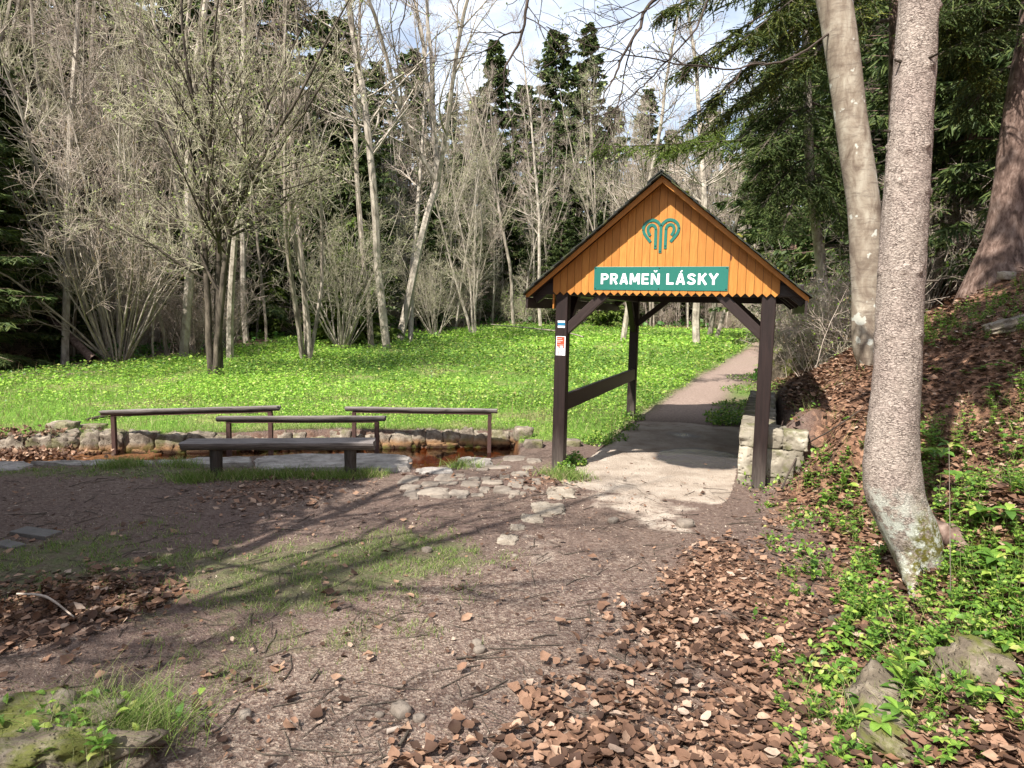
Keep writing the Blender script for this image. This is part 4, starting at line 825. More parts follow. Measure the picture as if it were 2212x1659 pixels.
me, _ = trunk_mesh('trunk', [(1786, 790, 30), (1783, 700, 25), (1779, 640, 22), (1770, 540, 22), (1758, 460, 20), (1750, 380, 19), (1744, 200, 17), (1738, 0, 14), (1730, -250, 9), (1728, -450, 4)], T3Y, M['bark_pale'], 16, 60, .008); place_part(me, tr3, 'trunk')
m = MB(); q = D(1772, 605, T3Y - .13); m.box(q, (.045, .01, .05)); place_part(m.me('trail_mark', M['whitemark']), tr3, 'trail_mark')
crown_boughs(tr3, [(bl(1746, 140, T3Y, 1620, 210, 13.2, 10), .03), (bl(1746, 180, T3Y, 1600, 300, 13.6, 10), .03), (bl(1748, 230, T3Y, 1640, 330, 12.8, 10), .03), (bl(1750, 290, T3Y, 1625, 390, 13.6, 10), .03), (bl(1750, 340, T3Y, 1645, 450, 13.4, 10), .03), (bl(1752, 380, T3Y, 1690, 500, 13.0, 10), .025), (bl(1746, 100, T3Y, 1690, 160, 12.6, 10), .03),
                   (bl(1746, 120, T3Y, 1850, 230, 14, 10), .03), (bl(1748, 220, T3Y, 1860, 330, 14, 10), .03), (bl(1750, 310, T3Y, 1850, 430, 14, 10), .03), (bl(1752, 370, T3Y, 1820, 480, 13.5, 10), .03), (bl(1742, 20, T3Y, 1640, 80, 14, 10), .03), (bl(1742, 30, T3Y, 1840, 110, 14, 10), .03), (bl(1735, -60, T3Y, 1660, 0, 13.5, 10), .02), (bl(1735, -60, T3Y, 1820, 0, 14, 10), .02)], M['spruce'], rng, L1=.95, M1=26, M2=11)
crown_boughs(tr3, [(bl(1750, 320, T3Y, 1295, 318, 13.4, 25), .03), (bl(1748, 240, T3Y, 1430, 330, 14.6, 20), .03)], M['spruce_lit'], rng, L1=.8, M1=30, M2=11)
b4p = hit(2165, 560); T4Y = 10.5
tr4 = thing('spruce_tree', 'thick reddish spruce trunk with flared base at the right edge of the bank', 'spruce', (D(2165, 560, T4Y)[0], T4Y, b4p[2]))
me, _ = trunk_mesh('trunk', [(2150, 660, 156), (2160, 560, 97), (2172, 500, 75), (2184, 400, 66), (2200, 250, 57), (2222, 100, 49), (2240, -60, 44), (2270, -500, 33), (2290, -1100, 16)], T4Y, M['bark_spruce'], 30, 90, .02); place_part(me, tr4, 'trunk')
crown_boughs(tr4, [(bl(2228, 60, T4Y, 2040, 110, 10, 20), .035), (bl(2232, 0, T4Y, 1990, 40, 9.6, 20), .035), (bl(2232, -60, T4Y, 2060, -10, 9.4, 20), .03), (bl(2215, 140, T4Y, 2090, 240, 11.5, 20), .03)], M['spruce'], rng, L1=.8, M1=18, M2=9)
#@@PART3
# ------------------------------------------------------------------ bare trees
def bare_tree(seed, kind):
    g = np.random.default_rng(seed); big, tw, tips = [], [], []
    def lv(P, Rr, M_, t0, ang, ln, rf, K, wander, up, tp=1., taper=.35):
        s, d, t_, r, pi = spawn(P, Rr, M_, t0, 1, ang, g, tp); return grow(s, d, ln(t_, pi, len(s)), np.maximum(r * rf, .0045), K, wander, up, g, taper), pi
    U = g.uniform
    if kind == 'pole':
        P, Rr = grow([[0, 0, -.1]], [[0, 0, 1]], 14., .09, 14, .045, .01, g, .18); big.append((P, Rr, 7))
        (p1, r1), _ = lv(P, Rr, 34, .30, .85, lambda t, i, n: (2.6 * (1.12 - t)) * U(.6, 1.1, n) + .25, .38, 7, .10, .07); big.append((p1, r1, 4)); M2, L2 = 9, .75
    elif kind == 'whip':
        P, Rr = grow([[0, 0, -.1]], [[0, 0, 1]], 10., .05, 14, .06, .012, g, .18); big.append((P, Rr, 5))
        (p1, r1), _ = lv(P, Rr, 26, .15, .8, lambda t, i, n: (2.0 * (1.12 - t)) * U(.5, 1.1, n) + .2, .4, 6, .12, .05); big.append((p1, r1, 3)); M2, L2 = 7, .6
    elif kind == 'fork':
        P, Rr = grow([[0, 0, -.1]], [[.02, 0, 1]], 5., .11, 5, .05, .0, g, .75); big.append((P, Rr, 7)); e = P[0, -1]
        s = np.repeat(e[None], 4, 0); P, Rr = grow(s, g.normal(size=(4, 3)) * .28 + [0, 0, 1], 9., .07, 10, .06, .05, g, .2); big.append((P, Rr, 5))
        (p1, r1), _ = lv(P, Rr, 13, .08, .7, lambda t, i, n: (2.8 * (1.1 - t)) * U(.6, 1.1, n) + .3, .45, 7, .10, .05); big.append((p1, r1, 4)); M2, L2 = 9, .8
    elif kind == 'multi':
        n = 5; s = g.normal(size=(n, 3)) * .10 * [1, 1, 0]; d = g.normal(size=(n, 3)) * [.13, .13, 0] + s * .6 + [0, 0, 1]; P, Rr = grow(s, d, U(8, 11.5, n), U(.045, .075, n), 12, .045, .015, g, .2); big.append((P, Rr, 6))
        (p1, r1), _ = lv(P, Rr, 16, .22, .6, lambda t, i, n: (2.3 * (1.1 - t)) * U(.6, 1.1, n) + .25, .42, 7, .09, .06); big.append((p1, r1, 3)); M2, L2 = 8, .7
    elif kind == 'vase':
        n = 3; s = np.array([[-.10, 0, -.1], [.07, .04, -.1], [.0, -.08, -.1]]); d = np.array([[-.16, .03, 1], [.02, .03, 1], [.14, -.05, 1]]); P, Rr = grow(s, d, 3.4, .085, 4, .03, .0, g, .75); big.append((P, Rr, 7))
        s = np.repeat(P[:, -1], 3, 0); d = np.repeat(P[:, -1] - P[:, -2], 3, 0); d = nrm(d) + g.normal(size=d.shape) * [.42, .42, .1]; P2, R2 = grow(s, d, U(4.2, 6.6, 9), .05, 8, .07, .045, g, .2); big.append((P2, R2, 5))
        (p0, r0), _ = lv(P, Rr, 3, .45, .9, lambda t, i, n: U(1.8, 3.4, n), .5, 6, .10, .03); big.append((p0, r0, 4))
        (p1, r1), _ = lv(P2, R2, 12, .05, .7, lambda t, i, n: (2.6 * (1.15 - t)) * U(.6, 1.1, n) + .3, .5, 7, .11, .04)
        P1b, R1b = p0[:, :], r0; (q1, s1), _ = lv(p0, r0, 10, .15, .8, lambda t, i, n: U(.5, 1.3, n), .5, 7, .1, .03); p1 = np.concatenate([p1, q1]); r1 = np.concatenate([r1, s1]); big.append((p1, r1, 3)); M2, L2 = 7, .9
    elif kind == 'hazel':
        n = 26; a = U(0, 6.28, n); s = np.stack([np.cos(a) * .22, np.sin(a) * .22, np.full(n, -.1)], -1) * U(.3, 1, (n, 1)); til = U(.05, .75, n); d = np.stack([np.cos(a) * til, np.sin(a) * til, np.ones(n)], -1)
        P, Rr = grow(s, d, U(3.6, 6.0, n), U(.018, .036, n), 10, .06, .01, g, .22); big.append((P, Rr, 5))
        (p1, r1), _ = lv(P, Rr, 8, .25, .65, lambda t, i, n: (1.7 * (1.2 - t)) * U(.5, 1.1, n) + .2, .5, 6, .11, .03); big.append((p1, r1, 3)); M2, L2 = 6, .55
    elif kind == 'thicket':
        n = 30; s = g.normal(size=(n, 3)) * [.5, .5, 0]; d = g.normal(size=(n, 3)) * [.45, .45, .1] + [0, 0, 1]; P, Rr = grow(s, d, U(1.0, 2.8, n), U(.007, .014, n), 7, .11, .0, g, .3); big.append((P, Rr, 3))
        (p1, r1), _ = lv(P, Rr, 9, .15, .8, lambda t, i, n: U(.25, .9, n), .6, 5, .14, .0); big.append((p1, r1, 3)); M2, L2 = 4, .3
    (p2, r2), _ = lv(p1, r1, M2, .12, .75, lambda t, i, n: L2 * (1.2 - t) * U(.4, 1.1, n) + .12, .6, 4, .12, .03); tw.append((p2, r2))
    if kind != 'thicket':
        sel = g.random(len(p2)) < .75; (p3, r3), _ = lv(p2[sel], r2[sel], 3, .2, .7, lambda t, i, n: U(.10, .38, n), .8, 2, .12, .03); tw.append((p3, r3)); tips = p3[:, -1]
    else: tips = p2[:, -1]
    tk = join([tubes(P, Rr, s_) for P, Rr, s_ in big]); t2 = join([tubes(P, np.maximum(Rr, .0042), 3) for P, Rr in tw]); return tk, t2, tips
def buds(tips, g, frac, size, hang=False):
    t_ = tips[g.random(len(tips)) < frac]; n = len(t_); t_ = t_ + g.normal(size=t_.shape) * .008
    return inst(*diamond(.38 if not hang else .13, .1), t_, rotm(g.uniform(0, 6.3, n), np.full(n, -1.5) + g.normal(size=n) * .2 if hang else g.normal(size=n) * .9, g.normal(size=n)), g.uniform(.6, 1.3, n) * size)
PRO = {}
HID = bpy.data.collections.new('prototypes')
def proto(key, kind, seed, bark, twig, bud=None):
    tk, t2, tips = bare_tree(seed, kind); g = np.random.default_rng(seed + 5)
    PRO[key] = [('trunk', mesh('trunk', *tk, M[bark])), ('crown', mesh('crown', *t2, M[twig]))]
    if bud: V, F = buds(tips, g, *bud[1:]); PRO[key].append((bud[3 + 1] if len(bud) > 4 else 'buds', mesh('buds', V, F, M[bud[0]])))
proto('pole_a', 'pole', 101, 'bark_pale', 'twig', ('bud', .25, .05, False)); proto('pole_b', 'pole', 102, 'bark_grey', 'twig_yellow', ('bud', .5, .06, False)); proto('pole_c', 'pole', 103, 'bark_pale', 'twig')
proto('whip_a', 'whip', 120, 'bark_grey', 'twig'); proto('whip_b', 'whip', 121, 'bark_pale', 'twig_yellow', ('bud', .5, .05, False))
proto('fork_a', 'fork', 104, 'bark_grey', 'twig_yellow', ('bud', .8, .06, False)); proto('fork_b', 'fork', 105, 'bark_pale', 'twig')
proto('multi_a', 'multi', 106, 'bark_grey', 'twig', ('catkin', .35, .09, True)); proto('multi_b', 'multi', 107, 'bark_pale', 'twig_yellow')
proto('vase', 'vase', 108, 'bark_dark', 'twig_yellow', ('bud', .85, .055, False)); proto('hazel_a', 'hazel', 109, 'bark_grey', 'twig', ('catkin', .3, .09, True)); proto('hazel_b', 'hazel', 110, 'bark_pale', 'twig_yellow', ('bud', .5, .045, False))
proto('thicket_a', 'thicket', 111, 'twig', 'twig', ('catkin', .3, .05, False)); proto('thicket_b', 'thicket', 112, 'twig_yellow', 'twig_yellow', ('meadow_leaf', .7, .05, False))
def plant_tree(key, name, x, y, s, rz, label, cat, group=None, tilt=(0, 0), zoff=0.):
    r = thing(name, label, cat, (x, y, HZ(x, y) + zoff), rz, group); r.scale = (s, s, s) if np.isscalar(s) else s; r.rotation_euler = (tilt[0], tilt[1], rz)
    for nm, me in PRO[key]:
        o = obj(nm, me, r)
        if nm in ('buds', 'crown'): o['kind'] = 'stuff'
    return r
def put(key, name, px, py, s, rz, label, cat, group=None, tilt=(0, 0)):
    p = hit(px, py); return plant_tree(key, name, p[0], p[1], s, rz, label, cat, group, tilt)
put('hazel_a', 'hazel_shrub', 255, 786, 1.05, .4, 'large many-stemmed bare hazel shrub fanning up at the left edge of the meadow', 'shrub')
put('vase', 'multi_stem_tree', 468, 808, 1.0, .2, 'dark triple-stemmed tree standing furthest forward in the meadow, pale green buds', 'tree')
put('pole_a', 'bare_tree', 497, 777, 1.15, 1.0, 'pale straight trunk directly behind the dark triple-stemmed tree', 'tree')
put('fork_a', 'bare_tree', 420, 765, 1.1, 2.2, 'slim forked tree with yellow-green buds left of the dark triple-stemmed tree', 'tree')
put('pole_c', 'bare_tree', 533, 742, 1.25, 4.0, 'thin pale trunk behind the meadow, just right of the pale straight trunk', 'tree')
put('multi_a', 'multi_stem_tree', 662, 779, 1.15, 1.3, 'slender four-stemmed bare tree with brown catkins at the middle of the meadow edge', 'tree')
put('hazel_b', 'hazel_shrub', 738, 752, 1.0, 2.1, 'hazel clump with leaning stems and dead leaves round its foot', 'shrub')
put('pole_b', 'bare_tree', 802, 750, 1.3, .7, 'grey slightly leaning trunk left of the tallest pale trunk', 'tree', tilt=(0, -.04))
put('pole_a', 'bare_tree', 836, 753, (1.7, 1.7, 1.5), 5.1, 'tallest pale bending trunk at the meadow edge', 'tree')
put('fork_b', 'bare_tree', 862, 742, (1.5, 1.5, 1.35), .2, 'thick pale trunk leaning right, forked high up', 'tree', tilt=(0, .19))
put('pole_c', 'bare_tree', 886, 742, (1.2, 1.2, 1.15), 1.9, 'second leaning trunk, growing from the same stump as the forked one', 'tree', tilt=(.03, .24))
put('hazel_b', 'hazel_shrub', 940, 728, .8, 5.5, 'low yellowish hazel shrub right of the two leaning trunks', 'shrub')
put('multi_b', 'multi_stem_tree', 1025, 722, 1.0, 3.3, 'pale multi-stemmed shrub tree at the centre of the meadow edge', 'tree')
put('pole_b', 'bare_tree', 1110, 705, 1.3, 2.0, 'thin brown trunk at the meadow edge left of the shelter roof', 'tree')
put('pole_c', 'bare_tree', 1168, 710, 1.3, 3.0, 'pale crooked trunk just left of the shelter roof', 'tree', tilt=(0, .05))
put('pole_a', 'bare_tree', 1345, 738, (1.5, 1.5, 1.1), 1.2, 'pale trunk seen through the shelter beside the back left post', 'tree')
put('pole_c', 'bare_tree', 1505, 746, (1.9, 1.9, 1.2), 2.9, 'white birch-like trunk standing in the meadow, seen through the middle of the shelter', 'tree')
put('pole_b', 'bare_tree', 1532, 728, (1.6, 1.6, 1.2), 4.2, 'darker trunk behind the white trunk seen through the shelter', 'tree')
put('fork_a', 'bare_tree', 1548, 730, 1.0, .3, 'leaning dark trunk nearest the path, seen through the shelter', 'tree', tilt=(0, .25))
put('pole_a', 'bare_tree', 395, 772, (1.5, 1.5, 1.4), 2.6, 'reddish brown straight trunk between the hazel shrub and the triple-stemmed tree', 'tree')
# wood behind: bare trees
FORM = {'pole_a': 'straight pale bare tree', 'pole_b': 'straight grey tree with green buds', 'pole_c': 'thin pale leafless tree', 'fork_a': 'forked bare tree with green buds', 'fork_b': 'forked pale leafless tree', 'multi_a': 'several-stemmed bare tree with catkins', 'multi_b': 'several-stemmed pale bare tree', 'thicket_a': 'pinkish twiggy bush', 'thicket_b': 'olive twiggy bush with fresh leaves', 'hazel_a': 'small fan-shaped hazel bush', 'hazel_b': 'small yellowish hazel bush', 'spruce_a': 'broad spruce', 'spruce_b': 'narrow tall spruce', 'spruce_c': 'full low spruce', 'spruce_dead': 'spruce with dead lower branches', 'spruce_fine': 'dense low spruce', 'whip_a': 'slender bare sapling', 'whip_b': 'slender greenish sapling'}
def zone(px): return [(200, 'behind the big hazel shrub'), (460, 'left of the triple-stemmed tree'), (640, 'left of the four-stemmed tree'), (800, 'behind the hazel clump'), (960, 'behind the two leaning trunks'), (1180, 'left of the shelter roof'), (1430, 'behind the shelter roof at its left'), (9999, 'behind the shelter roof at its right')][[px < v for v in (200, 460, 640, 800, 960, 1180, 1430, 9999)].index(True)][1]
GW = 'bare trees in the wood behind the meadow'; LW = 'slim leafless tree among the dense bare trees of the wood behind the meadow'
g = np.random.default_rng(5); keys = ['pole_a', 'pole_b', 'pole_c', 'fork_a', 'fork_b', 'multi_a', 'multi_b', 'pole_a', 'pole_c']; placed = []
tries = 0
while len(placed) < 150 and tries < 8000:
    tries += 1; px = g.uniform(-150, 1640) if len(placed) < 70 else g.uniform(840, 1700); y = g.uniform(22, 46) if px < 840 else g.uniform(34, 62); x = ray(px, 700)[0] / ray(px, 700)[1] * y
    if meadow(np.array([x]), np.array([y]))[0] > .05 or path_w(np.array([x]), np.array([y]))[0] > .02 or x > xb(y) - 1: continue
    if any((x - a) ** 2 + (y - b) ** 2 < 1.7 for a, b in placed): continue
    placed.append((x, y)); s = g.uniform(.8, 1.15) * (1.05 if px > 860 else 1.0); kk = keys[g.integers(len(keys))]; plant_tree(kk, 'bare_tree', x, y, (s * .72, s * .72, s * g.uniform(.9, 1.1)), g.uniform(0, 6.3), FORM[kk] + ' in the wood, ' + zone(px), 'tree', GW, (g.normal() * .05, g.normal() * .05))
nw = 0; tries = 0
while nw < 120 and tries < 6000:
    tries += 1; px = g.uniform(-100, 1680); y = g.uniform(19, 40) if px < 840 else g.uniform(32, 56); x = ray(px, 700)[0] / ray(px, 700)[1] * y; mm_ = meadow(np.array([x]), np.array([y]))[0]
    if mm_ > .05 or path_w(np.array([x]), np.array([y]))[0] > .02 or x > xb(y) - 1: continue
    nw += 1; s = g.uniform(.7, 1.25); kk = ['whip_a', 'whip_b', 'whip_a'][g.integers(3)]; plant_tree(kk, 'sapling', x, y, (s, s, s), g.uniform(0, 6.3), FORM[kk] + ' in the wood, ' + zone(px), 'tree', 'slender saplings in the wood behind the meadow', (g.normal() * .07, g.normal() * .07))
nfar = 0; tries = 0
while nfar < 30 and tries < 2000:      # left slope and valley beyond
    tries += 1; y = g.uniform(16, 34); px = g.uniform(-250, 350); x = ray(px, 700)[0] / ray(px, 700)[1] * y
    if meadow(np.array([x]), np.array([y]))[0] > .05 or x > -11: continue
    nfar += 1; s = g.uniform(.8, 1.15); k = keys[g.integers(len(keys))]; plant_tree(k, 'bare_tree', x, y, s, g.uniform(0, 6.3), FORM[k] + ' on the shaded slope ' + ('at the left edge' if px < 60 else 'behind the big hazel shrub'), 'tree', 'bare trees on the left slope', (g.normal() * .07, g.normal() * .07))
# thickets along the edge of the wood
n = 0; tries = 0; TH = 'bushes along the edge of the wood'
while n < 85 and tries < 4000:
    tries += 1; px = g.uniform(-200, 1660); y = g.uniform(18, 42) if px < 840 else g.uniform(36, 54); x = ray(px, 700)[0] / ray(px, 700)[1] * y; mm_ = meadow(np.array([x, x]), np.array([y, y - 3.5]))
    if mm_[0] > .05 or (mm_[1] < .3 and g.random() < .7) or path_w(np.array([x]), np.array([y]))[0] > .02 or x > xb(y) - .5: continue
    n += 1; k = ['thicket_a', 'thicket_b', 'thicket_a', 'hazel_a'][g.integers(4)]; s = g.uniform(.7, 1.2) if k[0] == 't' else g.uniform(.4, .7)
    plant_tree(k, 'thicket_bush', x, y, s, g.uniform(0, 6.3), FORM[k] + ' in the undergrowth ' + zone(px), 'bush', TH)
# right bank saplings and dead brush
n = 0; tries = 0
while n < 26 and tries < 4000:
    tries += 1; px = g.uniform(1690, 2300); y = g.uniform(12.5, 26); x = ray(px, 700)[0] / ray(px, 700)[1] * y
    if path_w(np.array([x]), np.array([y]))[0] > .02 or x < xb(y) + .3: continue
    n += 1; k = ['thicket_a', 'thicket_b', 'hazel_a', 'thicket_a'][g.integers(4)]; s = g.uniform(.6, 1.1) * (1 if k[0] == 't' else .5)
    plant_tree(k, 'thicket_bush', x, y, s, g.uniform(0, 6.3), FORM[k] + (' on the steep bank right behind the shelter' if px < 1900 else ' on the steep bank beyond the near spruce trunk'), 'bush', 'brush on the right bank')
n = 0; tries = 0
while n < 34 and tries < 4000:
    tries += 1; px = g.uniform(1600, 2350); y = g.uniform(17, 50); x = ray(px, 700)[0] / ray(px, 700)[1] * y
    if x < xb(y) + .8: continue
    n += 1; k = keys[g.integers(len(keys))]; s = g.uniform(.7, 1.1); plant_tree(k, 'bare_tree', x, y, s, g.uniform(0, 6.3), FORM[k] + (' on the hillside between the shelter and the beech' if px < 1850 else ' on the hillside right of the near spruce trunk'), 'tree', 'bare trees on the right hillside', (g.normal() * .06, g.normal() * .06))

# ------------------------------------------------------------------ spruces of the wood
def spruce(seed, h=18., wid=2.7, z0=.08, dead=False, nb=230, fw=.12, sub=5):
    g = np.random.default_rng(seed); P, Rr = grow([[0, 0, -.2]], [[0, 0, 1]], h + .2, .16, 14, .008, .02, g, .05)
    t_ = z0 + (1 - z0) * g.random(nb) ** .9; z = t_ * h; i = np.minimum((t_ * 14).astype(int), 13); s = P[0, i] + (P[0, i + 1] - P[0, i]) * (t_ * 14 - i)[:, None]; a = g.uniform(0, 6.3, nb)
    Lb = wid * (1.01 - t_) ** .68 * g.uniform(.6, 1.1, nb) + .12; d = np.stack([np.cos(a), np.sin(a), -.1 + .45 * t_], -1); p1, q1 = grow(s, d, Lb, .022, 5, .03, -.02 if not dead else .0, g, .3)
    M2 = 16; s, d, tt_, r1, pi = spawn(p1, q1, M2, .12, 1, .85, g); d = nrm(d * [1, 1, .3] + [0, 0, -.18]); p2, q2 = grow(s, d, Lb[pi] * .30 * (1.15 - tt_) * g.uniform(.6, 1.1, len(s)) + .15, .006, 3, .06, -.07, g, .5)
    tr_ = join([tubes(P, Rr, 8), tubes(p1, q1, 3)])
    if dead: return tr_, tubes(p2, q2, 3)
    live = g.random(len(p2)) < .95
    s, d, tt_, r1, pi = spawn(p2[live], q2[live], sub, .15, 1, .8, g); d = nrm(d * [1, 1, .5] + [0, 0, -.3]); p3, q3 = grow(s, d, g.uniform(.12, .34, len(s)), .003, 2, .08, -.1, g, .5)
    fo = join([ribbons(p2, np.full(p2.shape[:2], fw) * [1, 1, .8, .3], g, .3), ribbons(p3, np.full(p3.shape[:2], fw) * [1, .9, .3], g, .35)])
    return tr_, fo
for k, (sd, h, w, z0, dd, mt) in {'spruce_a': (201, 18, 4.3, .06, False, 'spruce'), 'spruce_b': (202, 20, 3.7, .14, False, 'spruce'), 'spruce_c': (203, 15, 3.9, .03, False, 'spruce'), 'spruce_young': (204, 5, 1.9, .02, False, 'spruce_lit'), 'spruce_dead': (205, 15, 1.9, .10, True, None), 'spruce_fine': (206, 15, 3.6, .05, False, 'spruce')}.items():
    tk, fo = spruce(sd, h, w, z0, dd, 130 if k == 'spruce_young' else (150 if dd else (240 if k == 'spruce_fine' else 300)), .045 if k == 'spruce_fine' else .11, 13 if k == 'spruce_fine' else 5); PRO[k] = [('trunk', mesh('trunk', *tk, M['bark_spruce' if not dd else 'bark_dark'])), ('crown', mesh('crown', *fo, M[mt] if mt else M['twig_dark']))]
HS = {'spruce_fine': 15, 'spruce_a': 18, 'spruce_b': 20, 'spruce_c': 15, 'spruce_young': 5, 'spruce_dead': 15}
def top_spruce(px, py, y, key, label, group=None):
    if px > 840 and px < 1700: y = y + 13
    q = D(px, py, y); z = HZ(q[0], y); s = (q[2] - z) / HS[key]; return plant_tree(key, 'spruce_tree', q[0], y, (max(s, .75), max(s, .75), s), px * .01, label, 'spruce', group)
for px, py, y, k, lb in [(892, 108, 37, 'spruce_a', 'broad dark spruce top against the sky above the leaning trunks'), (1080, 92, 46, 'spruce_b', 'narrow spruce top right of the broad one, ragged tip'), (1200, 62, 48, 'spruce_a', 'left one of the pair of tallest spruces against the sky'), (1262, 58, 52, 'spruce_b', 'right and darker one of the pair of tallest spruces against the sky')]:
    top_spruce(px, py, y, k, lb)
SL_ = 'dark spruce rising behind the bare trees of the wood'
for px, py, y, k in [(1040, 210, 42, 'spruce_c'), (1130, 180, 44, 'spruce_a'), (985, 200, 52, 'spruce_b'), (1330, 230, 52, 'spruce_a'), (1395, 190, 48, 'spruce_b'), (1450, 280, 50, 'spruce_c'), (1545, 220, 52, 'spruce_b'), (1590, 330, 44, 'spruce_c'), (1640, 380, 50, 'spruce_a'), (1500, 380, 44, 'spruce_c'), (1290, 300, 40, 'spruce_c'), (1210, 260, 40, 'spruce_c'),
                     (745, 40, 36, 'spruce_a'), (805, 130, 42, 'spruce_b'), (680, 30, 42, 'spruce_b'), (600, -120, 34, 'spruce_a'), (530, -60, 40, 'spruce_b'), (470, -150, 33, 'spruce_b'), (400, -60, 38, 'spruce_a'), (340, -200, 32, 'spruce_a'), (260, -100, 36, 'spruce_b'), (200, -250, 30, 'spruce_a'), (140, -120, 35, 'spruce_b'), (80, -250, 28, 'spruce_a'), (20, -150, 33, 'spruce_b'), (-60, -300, 27, 'spruce_a'), (-160, -200, 32, 'spruce_a'),
                     (935, 300, 40, 'spruce_c'), (845, 300, 36, 'spruce_c'), (760, 300, 33, 'spruce_c'), (650, 250, 38, 'spruce_c'), (560, 200, 36, 'spruce_c'), (1090, 330, 37, 'spruce_c'), (300, 150, 30, 'spruce_c'), (120, 200, 27, 'spruce_c'), (440, 180, 33, 'spruce_c'), (0, 260, 26, 'spruce_c'), (1180, 440, 36, 'spruce_c'), (1240, 470, 36, 'spruce_c'), (1350, 420, 42, 'spruce_c'), (1420, 460, 40, 'spruce_c'), (1010, 420, 36, 'spruce_c'), (900, 430, 35, 'spruce_c')]:
    top_spruce(px, py, y, k, FORM[k] + ' in the wood, ' + zone(px), 'spruces in the wood')
g = np.random.default_rng(31)
for j in range(44):
    px = g.uniform(-150, 860) if j < 22 else g.uniform(850, 1720); py = g.uniform(20, 380) if j < 22 else g.uniform(260, 500); y = g.uniform(26, 36) if j < 22 else g.uniform(34, 48)
    q = D(px, py, y)
    if meadow(np.array([q[0]]), np.array([y]))[0] > .05 or q[0] > xb(y): continue
    k = ['spruce_c', 'spruce_a'][j % 2]; plant_tree(k, 'spruce_tree', q[0], y, max((q[2] - HZ(q[0], y)) / HS[k], .45), px, FORM[k] + ' deep in the wood ' + zone(px), 'spruce', 'spruces in the wood')
for px, py, y, k in [(-250, -100, 22, 'spruce_a'), (-330, 100, 18, 'spruce_a'), (-120, 150, 22, 'spruce_c'), (-420, 0, 15, 'spruce_b'), (60, 100, 24, 'spruce_a'), (20, 250, 21, 'spruce_c'), (-60, 60, 19, 'spruce_b'), (-30, 120, 19.5, 'spruce_fine'), (-140, 60, 16, 'spruce_fine')]: top_spruce(px, py, y, k, FORM[k] + ' in shade on the slope at the far left of the meadow', 'spruces on the left slope')
for x, y, k, s_ in [(-22, 12, 'spruce_a', 1.1), (-26, 16, 'spruce_b', 1.1), (-21, 7, 'spruce_a', 1.0), (-28, 9, 'spruce_c', 1.2), (-19.5, 15, 'spruce_c', 1.0)]: plant_tree(k, 'spruce_tree', x, y, s_, x * .7, FORM[k] + ' added unseen beyond the left edge for its shade', 'spruce', 'spruces added beyond the left edge')  # unseen spruces added to throw shade over the left slope
q = hit(735, 745); plant_tree('spruce_young', 'young_spruce', q[0] + .2, q[1] + .8, .95, 1, 'young yellow-green spruce behind the hazel clump at the meadow edge', 'spruce')
q = hit(560, 735); plant_tree('spruce_young', 'young_spruce', q[0], q[1] + 1.5, .55, 2, 'small young spruce left of the four-stemmed tree', 'spruce')
q = hit(1320, 712); plant_tree('spruce_young', 'young_spruce', q[0], q[1] + 1, .8, 3, 'young spruce at the forest edge behind the left side of the shelter', 'spruce')
g = np.random.default_rng(8); n = 0; tries = 0
while n < 48 and tries < 4000:
    tries += 1; px = g.uniform(1640, 2450) if n > 14 else g.uniform(1640, 1860); y = g.uniform(13, 60); x = ray(px, 700)[0] / ray(px, 700)[1] * y
    if x < xb(y) + 2.5 or (px < 1850 and y < 30): continue
    n += 1; k = ['spruce_a' if y > 26 else 'spruce_fine', 'spruce_dead', 'spruce_b' if y > 26 else 'spruce_fine', 'spruce_dead'][g.integers(4)]; s = g.uniform(.8, 1.15); plant_tree(k, 'spruce_tree', x, y, s, g.uniform(0, 6.3), FORM[k] + (' on the hillside behind the beech' if px < 2000 else ' on the shaded hillside at the right edge'), 'spruce', 'spruces on the right hillside', (g.normal() * .02, g.normal() * .02))
for px, y, k, s_ in [(2060, 15, 'spruce_fine', .9), (2140, 19, 'spruce_fine', 1.1), (2230, 14, 'spruce_fine', .9), (1990, 20, 'spruce_fine', 1.), (2300, 18, 'spruce_fine', 1.1), (1905, 22, 'spruce_fine', 1.), (1830, 25, 'spruce_a', .9), (1760, 28, 'spruce_fine', 1.), (1700, 33, 'spruce_a', 1.)]:
    x = ray(px, 700)[0] / ray(px, 700)[1] * y; plant_tree(k, 'spruce_tree', x, y, s_, px, FORM[k] + ' filling the dark slope ' + ('right of the near trunk' if px > 1950 else 'between shelter and beech'), 'spruce', 'spruces on the right hillside')
cr1 = obj('crown', PRO['spruce_c'][1][1], tr1, (.75, -.1, 4.9)); cr1.scale = (.5, .5, .7); cr1['kind'] = 'stuff'
